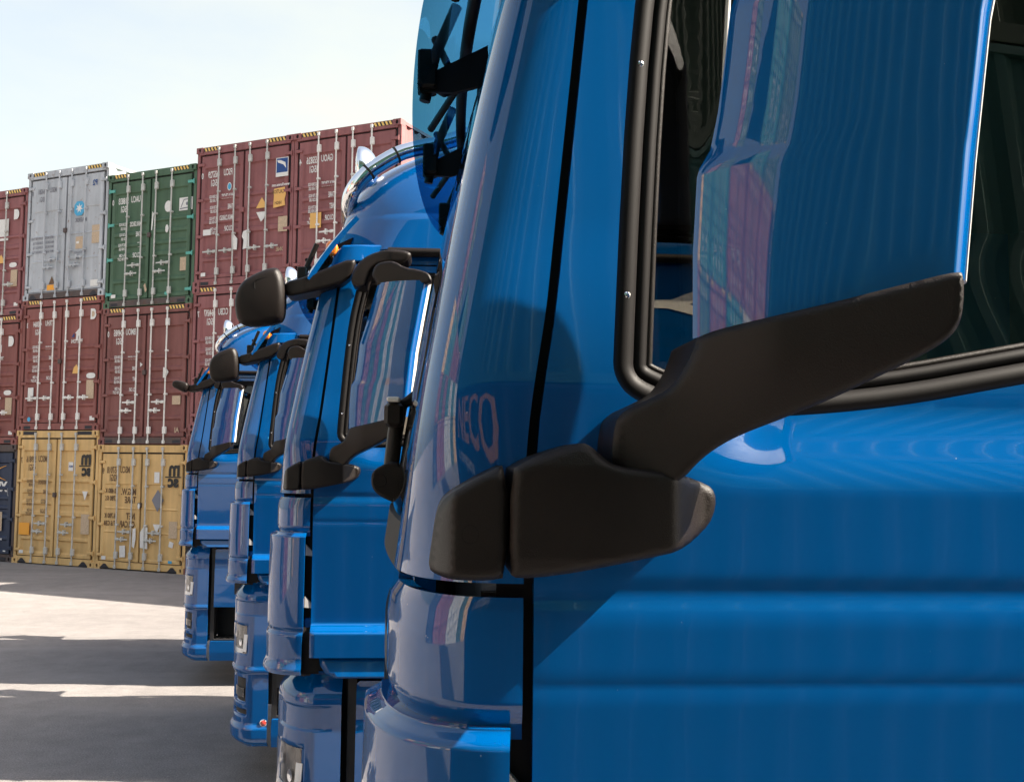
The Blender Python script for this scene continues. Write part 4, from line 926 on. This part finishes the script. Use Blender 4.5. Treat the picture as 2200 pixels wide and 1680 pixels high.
container("brown-red container with one white D-shaped sticker, directly under the green container", HC, "ribbed", "brown_container", cpos(-1, ST), TH, rod="galvanised_white", sill="weathered_steel", det=
    idt("BMOU", "404985", "0", "45G1", WD, z=.80) + weights(HC, WD, ("MAX. GROSS", "TARE", "NET", "CU. CAP."), big=.075) + [("p", [(x, z) for x, z in ((1.72, 1.38), (1.72, 1.60), (1.80, 1.59), (1.87, 1.50), (1.80, 1.39))], WD), ("r", 1.98, .285, .22, .18, "decal_tan"),
       ("p", [(1.10, 1.62), (1.10, 1.72), (1.17, 1.67)], WD, .01), ("t", "AJ", 2.17, .09, .10, "decal_tan", .9)])
container("green container with white flag sticker and white round spot, on top of its stack", HC, "ribbed", "green_container", cpos(-1, ST + HC), TH, rod="galvanised", sill="weathered_steel", hinge="decal_teal", haz="hazard_yellow", det=
    idt("UACU", "518833", "0", "45G1", WD, z=.78) + weights(HC, WD, z0=.60) + [("p", ell(1.68, 2.08, .095, .12), WD), ("r", 1.98, .675, .36, .27, WD), ("p", [(2.00, 1.98), (2.30, 2.00), (2.30, 2.025), (2.00, 2.005)], "decal_grey", .002), ("p", [(2.31, 1.975), (2.325, 1.975), (2.335, 2.21), (2.32, 2.21)], "decal_grey", .002), ("p", [(2.02, 2.02), (2.04, 2.02), (2.12, 2.18), (2.10, 2.185)], "decal_grey", .002), ("p", [(2.10, 2.17), (2.32, 2.18), (2.32, 2.197), (2.10, 2.19)], "decal_grey", .002), ("p", ell(2.19, 2.09, .032, .04, 6), "decal_grey", .002),
       ("r", 2.05, .24, .20, .28, "decal_tan"), ("p", ell(1.70, 1.60, .045, .09, 9), WD), ("r", 1.16, .10, .045, .15, "decal_tan", .05), ("p", ell(1.75, .24, .07, .04, 8), "decal_teal"), ("r", .20, .075, .13, .075, WD), ("p", [(1.30, 1.60), (1.33, 1.95), (1.29, 2.0), (1.27, 1.6)], "galvanised_white")])
# --- column B (pale grey / red / yellow)
container("yellow container with ribbed doors and small orange sticker at its lower left", HC, "ribbed", "yellow_container", cpos(-2, 0), TH, rod="galvanised", sill=None, haz="gasket", det=
    idt("MSCU", "539816", "7", "45G1", BR, z=.765, h=.15) + weights(HC, BR, ("MAXGROSS", "TARE", "NETTO", "CU.CAP"), z0=.60, dz=.072, big=.09) + [("t", "m", 2.255, .750, .30, BL, .92), ("p", [(1.87, HC * .733), (2.29, HC * .733), (2.29, HC * .742), (1.87, HC * .742)], BL), ("t", "sc", 2.225, .668, .23, BL, 1.0),
       ("r", 1.56, .70, .14, .19, WD), ("t", "MSK", 1.69, .725, .05, "decal_blue", .9), ("p", [(2.03, 1.60), (2.19, 1.60), (2.11, 1.41)], WD), ("r", 2.02, .24, .24, .42, "decal_tan"), ("r", .17, .215, .32, .26, "decal_orange"), ("t", "CAUTION", .46, .265, .055, "decal_red", .8), ("t", "NON TOXIC", .47, .23, .05, "decal_red", .7), ("r", .20, .075, .13, .07, WD)])
container("red container with white rods, directly under the pale blue-grey container", HC, "ribbed", "rust_red_container", cpos(-2, HC), TH, rod="galvanised_white", handles="row", det=
    idt("TRHU", "483064", "3", "45G1", WD, z=.80, h=.13) + weights(HC, WD, ("MAX.GROSS", "TARE", "NET", "CU.CAP."), big=.075) + dlogo(2.15, HC * .865, .095)
    + [("p", [(1.60, 2.11), (1.76, 2.26), (1.76, 2.09), (1.70, 2.04), (1.70, 2.11)], WD), ("p", [(1.63, 1.95), (1.70, 1.95), (1.71, 2.14), (1.64, 2.12)], WD, .001), ("p", [(1.50, 2.03), (1.58, 2.12), (1.58, 2.03)], "decal_blue"), ("t", "TRITON", 1.84, .655, .085, WD, .78),
       ("p", [(1.60, 1.23), (1.82, 1.23), (1.79, 1.33), (1.72, 1.43), (1.64, 1.36)], "decal_yellow"), ("p", capsule(2.15, HC * .405, .13, .06), WD), ("r", 2.03, .235, .22, .40, "decal_tan"), ("r", .25, .225, .17, .30, WD), ("p", ell(.34, .25, .05, .05), "decal_skyblue"), ("r", 2.16, .075, .14, .09, WD)])
container("pale blue-grey rusty container with light blue square and white star", HC, "plain", "pale_container", cpos(-2, 2 * HC), TH, rod="pale_container", sill="weathered_steel", det=
    idt("MSKU", "164281", "8", "45G1", "decal_grey", z=.83, h=.125) + [("p", chaikin([(1.46, 1.80), (1.76, 1.80), (1.76, 2.12), (1.46, 2.12)], 1), "decal_skyblue"), ("p", star(1.61, 1.965, .115), WD, .002), ("t", "MAERSK", 1.83, .575, .09, "decal_grey", .74), ("r", 1.52, .37, .24, .27, "decal_tan"), ("r", 1.54, .41, .08, .05, WD),
       ("r", 2.02, .075, .22, .14, WD), ("r", .72, .07, .24, .12, "decal_orange"), ("p", [(.75, .34), (.93, .34), (.84, .52)], "decal_brown"), ("r", 2.0, .40, .28, .40, "decal_tan")]
    + [("t", s, x, .47 - .035 * i, .055, "decal_grey", .6) for i in range(4) for s, x in (("32.500 KGS 71.650", .54), ("MAX GROSS", .86))] + [("t", "P2", 2.13, .84, .12, "decal_blue", .8), ("t", "CAUTION HIGH", 1.85, .335, .05, "decal_grey", .7)])
# --- column A (partly outside the frame)
container("dark navy container with orange swoosh, at the left edge on the ground", ST, "ribbed", "navy_container", cpos(-3, 0), TH, rod="navy_container", hz=False, frame="weathered_steel", det=
    [("t", "XIN", 2.12, .60, .20, WD, .9), ("t", "J", 2.22, .575, .13, "decal_grey", .9), ("t", "J", 1.72, .79, .18, WD, .8), ("r", 1.80, .26, .26, .42, "decal_tan"), ("t", "www", 2.08, .20 - .02, .07, WD, .9), ("r", 2.13, .085, .08, .03, WD)]
    + [("p", [(2.12 - .55 * math.sin(a) ** 2 * .7 - .0, ST * .755 + .17 * math.cos(a)) for a in lin(0, math.pi, 12)] + [(2.08 - .50 * math.sin(a) ** 2 * .55, ST * .755 + .15 * math.cos(a)) for a in lin(math.pi, 0, 12)], "decal_orange")])
for zz, lab, cc, tri in ((ST, "red container with white rods in the middle of the leftmost stack", "rust_red_container", False), (ST + HC, "red container with white tree-like emblem sticker, top of the leftmost stack", "red_container", True)):
    container(lab, HC, "ribbed", cc, cpos(-3, zz), TH, rod="galvanised" if tri else "galvanised_white", handles="row", det=dlogo(2.10, HC * .80, .095) + [("p", capsule(2.06, HC * .40, .12, .055), WD), ("r", 2.0, .23, .21, .38, "decal_tan"), ("r", 2.14, .075, .12, .08, WD), ("p", [(1.55, 1.22), (1.77, 1.22), (1.74, 1.32), (1.67, 1.42), (1.59, 1.35)], "decal_yellow")]
        + ([("r", 1.48, .60, .38, .50, WD), ("p", [(1.63, 1.94), (1.66, 1.94), (1.66, 2.08), (1.72, 2.08), (1.77, 2.04), (1.76, 2.13), (1.67, 2.18), (1.60, 2.18), (1.54, 2.12), (1.52, 2.05), (1.58, 2.08), (1.63, 2.08)], "decal_red", .002), ("t", "T", 1.70, .645, .03, "decal_grey", .8)]
           if tri else [("p", [(1.62, 2.11), (1.78, 2.26), (1.78, 2.09), (1.72, 2.04), (1.72, 2.11)], WD), ("p", [(1.65, 1.95), (1.72, 1.95), (1.73, 2.14), (1.66, 2.12)], WD, .001), ("t", "TRITON", 1.86, .655, .085, WD, .78)]))
# --- column D
container("brown-red container on the ground hidden behind the trucks, right of the yellow ones", HC, "ribbed", "brown_container", cpos(0, 0), TH, rod="galvanised", det=idt("TCLU", "203311", "5", "45G1", WD) if False else [])
container("red container directly under the one with blue and white wave logo", HC, "ribbed", "red_container", cpos(0, HC), TH, rod="galvanised_white", det=idt("CCBU", "564697", "7", "45G1", WD, z=.80) + weights(HC, WD))
container("red container with blue and white wave logo and yellow caution sticker", HC, "ribbed", "red_container", cpos(0, 2 * HC), TH, rod="galvanised", handles="row", frame="red_container", det=
    idt("FSCU", "865729", "0", "45G1", WD, z=.785) + weights(HC, WD, ("MAX.GROSS", "TARE", "MAX.CARGO", "CU.CAP.")) + [("p", ell(.84, 2.03, .055, .085), "decal_white"), ("p", ell(.84, 2.03, .040, .065), "decal_skyblue", .001),
       ("r", 2.02, .72, .30, .38, WD), ("r", 2.035, .748, .27, .285, "decal_blue"), ("p", [(2.05, 2.42), (2.14, 2.41), (2.25, 2.36), (2.27, 2.24), (2.20, 2.32), (2.07, 2.37)], WD, .003), ("p", [(2.08, 2.34), (2.20, 2.29), (2.27, 2.20), (2.275, 2.19), (2.20, 2.25), (2.10, 2.29)], WD, .003), ("t", "FLORENS", 2.30, .727, .045, "decal_blue", .8), ("t", "www.florens.com", 2.36, .655, .06, WD, .70),
       ("p", [(1.98, 1.47), (1.99, 1.70), (1.985, 1.85), (2.25, 1.87), (2.28, 1.72), (2.25, 1.62), (2.27, 1.50)], "decal_yellow"), ("t", "CAUTION", 2.24, .605, .075, "decal_brown", .62), ("t", "9.6", 2.17, .57, .07, "decal_brown", .8), ("t", "HIGH", 2.18, .53, .06, "decal_brown", .8),
       ("p", [(1.56, 1.50), (1.80, 1.50), (1.78, 1.60), (1.70, 1.71), (1.66, 1.66)], "decal_yellow"), ("p", [(1.57, 1.42), (1.80, 1.42), (1.76, 1.28), (1.69, 1.22), (1.64, 1.30)], WD), ("r", 2.11, .34, .22, .30, "decal_tan"),
       ("p", [(.99, .72), (.98, 1.05), (1.05, 1.01), (1.13, .92), (1.12, .70)], WD, .018), ("p", [(1.27, .70), (1.29, .88), (1.24, .96), (1.27, 1.06), (1.42, 1.10), (1.43, .72)], WD, .018), ("r", .23, .365, .20, .12, WD), ("r", .20, .075, .12, .075, WD), ("t", "ONE", 2.27, .21, .08, "decal_tan", .9)])
# --- column E (only its top one shows)
container("red container with sunlit corrugated side, behind the chrome roof bar", HC, "ribbed", "red_container", cpos(1, 2 * HC), TH, rod="galvanised_white", det=
    idt("GAOU", "655826", "4", "45G1", WD, z=.79) + weights(HC, WD) + [("r", .42, .34, .26, .30, "decal_yellow"), ("t", "HIGH", .62, .41, .07, "decal_brown", .8)])
for k, n3, lb in ((2, 2, "first"), (3, 3, "second"), (4, 3, "third"), (5, 3, "fourth")):
    for lv in range(n3): container("container hidden behind the trucks, %s of the %s stack right of the sunlit one" % (("bottom", "middle", "top")[lv], lb), HC, "ribbed", ("rust_red_container", "green_container", "brown_container")[(k + lv) % 3], cpos(k, lv * HC), TH)
for k in (0, 1): container("red container of the rightmost stack, hidden behind the trucks, %s" % ("on the ground" if k == 0 else "in its middle"), HC, "ribbed", "rust_red_container", cpos(1, k * HC), TH, rod="galvanised_white")

# --- the rest of the yard: stacks behind and to the left of the viewer, seen as reflections in the paint
G2 = "containers stacked behind the viewer, seen in reflections"
def back(lab, H, style, col, loc, rz, rod="galvanised"): return container(lab, H, style, col, loc, rz, rod=rod, group=G2)
cols_ = ["navy_container", "green_container", "teal_container", "teal_container", "green_container", "teal_container"]
n_ = 0
for lv in range(3):
    for kx in range(2):   # long sides parallel to the row, facing the trucks
        cn = cols_[n_].split("_")[0]
        bc = back("%s container behind the viewer, long side to the trucks, %s level, %s" % (cn, ("bottom", "middle", "top")[lv], ("left end", "right end")[kx]), HC, "ribbed", cols_[n_], (-3.0 + kx * 12.6 * math.cos(R(4)), -2.2 - kx * 12.6 * math.sin(R(4)), lv * HC), R(-94)); n_ += 1
        if lv == 0 and kx == 0:   # orange lettering, read only as a reflection in the paint
            for s_, yy, h_, mn in (("NECO", .45, .50, "decal_orange"), ("a company", .50, .16, "decal_white")):
                o = inst(text_mesh(s_, h_, mn, 1.35), "lettering", bc, None, (-.004, yy, 2.20 if h_ > .3 else 1.92)); o.rotation_euler = (0, 0, R(-90))
mix = ["yellow_container", "red_container", "teal_container", "white_container", "rust_red_container", "green_container", "navy_container", "pale_container", "red_container", "teal_container", "white_container", "rust_red_container"]
nm = {"yellow_container": "yellow", "red_container": "red", "teal_container": "teal", "white_container": "white", "rust_red_container": "rust red", "green_container": "green", "navy_container": "navy", "pale_container": "pale grey"}
ord_ = ["first", "second", "third", "fourth", "fifth", "sixth", "seventh"]; i_ = 0
for c_ in range(7):
    for lv in range(4 if c_ % 3 else 3):
        cc = mix[(c_ * 5 + lv * 3 + (c_ * lv) % 4) % 12]
        back("%s container across the yard, %s from the ground in the %s stack" % (nm[cc], ord_[lv], ord_[c_]), HC, "ribbed", cc, (-13.5, -14.5 + c_ * 2.46, lv * HC), R(90)); i_ += 1

# ================================================================== GROUND
def asphalt():
    ma = bpy.data.materials.new("asphalt"); ma.use_nodes = True; t = ma.node_tree; b = t.nodes["Principled BSDF"]; b.inputs["Roughness"].default_value = 0.85
    g = t.nodes.new("ShaderNodeNewGeometry")
    def noise(s, d, r=.6):
        n = t.nodes.new("ShaderNodeTexNoise"); n.inputs["Scale"].default_value = s; n.inputs["Detail"].default_value = d; n.inputs["Roughness"].default_value = r; t.links.new(g.outputs["Position"], n.inputs["Vector"]); return n
    def ramp(n, a, b_, c0, c1, o=0):
        r = t.nodes.new("ShaderNodeValToRGB"); r.color_ramp.elements[0].position = a; r.color_ramp.elements[1].position = b_; r.color_ramp.elements[0].color = (*c0, 1); r.color_ramp.elements[1].color = (*c1, 1); t.links.new(n.outputs[o], r.inputs[0]); return r
    def mixn(f, a, b_, mode='MIX', fac=None):
        x = t.nodes.new("ShaderNodeMixRGB"); x.blend_type = mode
        if f is not None: t.links.new(f.outputs[0], x.inputs[0])
        else: x.inputs[0].default_value = fac
        t.links.new(a.outputs[0], x.inputs[1])
        if isinstance(b_, tuple): x.inputs[2].default_value = (*b_, 1)
        else: t.links.new(b_.outputs[0], x.inputs[2])
        return x
    big = ramp(noise(.35, 6), .3, .7, (.185, .172, .170), (.255, .238, .230))
    mid = ramp(noise(3.5, 8, .7), .3, .75, (.75, .75, .75), (1.15, 1.15, 1.15))
    c = mixn(None, big, mid, 'MULTIPLY', .8)
    fine = ramp(noise(75, 4, .8), .35, .68, (.45, .45, .46), (1.55, 1.53, 1.5)); c = mixn(None, c, fine, 'MULTIPLY', .8)
    v = t.nodes.new("ShaderNodeTexVoronoi"); v.inputs["Scale"].default_value = 30; t.links.new(g.outputs["Position"], v.inputs["Vector"])
    sp = ramp(v, .06, .11, (1, 1, 1), (0, 0, 0)); n = ramp(noise(14, 2), .50, .56, (0, 0, 0), (1, 1, 1)); f = mixn(None, sp, n, 'MULTIPLY', 1.0); c = mixn(f, c, (.62, .58, .54))
    mp = t.nodes.new("ShaderNodeMapping"); mp.inputs["Scale"].default_value = (.12, 1.6, 1); mp.inputs["Rotation"].default_value = (0, 0, .12); t.links.new(g.outputs["Position"], mp.inputs[0])
    nn = noise(1.0, 5, .6); t.links.new(mp.outputs[0], nn.inputs["Vector"]); tr_ = ramp(nn, .52, .70, (0, 0, 0), (.45, .45, .45)); c = mixn(tr_, c, (.30, .28, .27))
    st = ramp(noise(.9, 9, .75), .63, .72, (0, 0, 0), (.55, .55, .55)); c = mixn(st, c, (.05, .046, .045))
    t.links.new(c.outputs[0], b.inputs["Base Color"])
    bp = t.nodes.new("ShaderNodeBump"); bp.inputs["Strength"].default_value = .7; bp.inputs["Distance"].default_value = .006; t.links.new(fine.outputs[0], bp.inputs["Height"]); t.links.new(bp.outputs[0], b.inputs["Normal"])
    return ma
mb = MB(); S = 900
mb.add([(-S, -S, 0), (S, -S, 0), (S, S, 0), (-S, S, 0)], [(0, 1, 2, 3)]); tag(mb.build("ground", asphalt()), kind="structure")
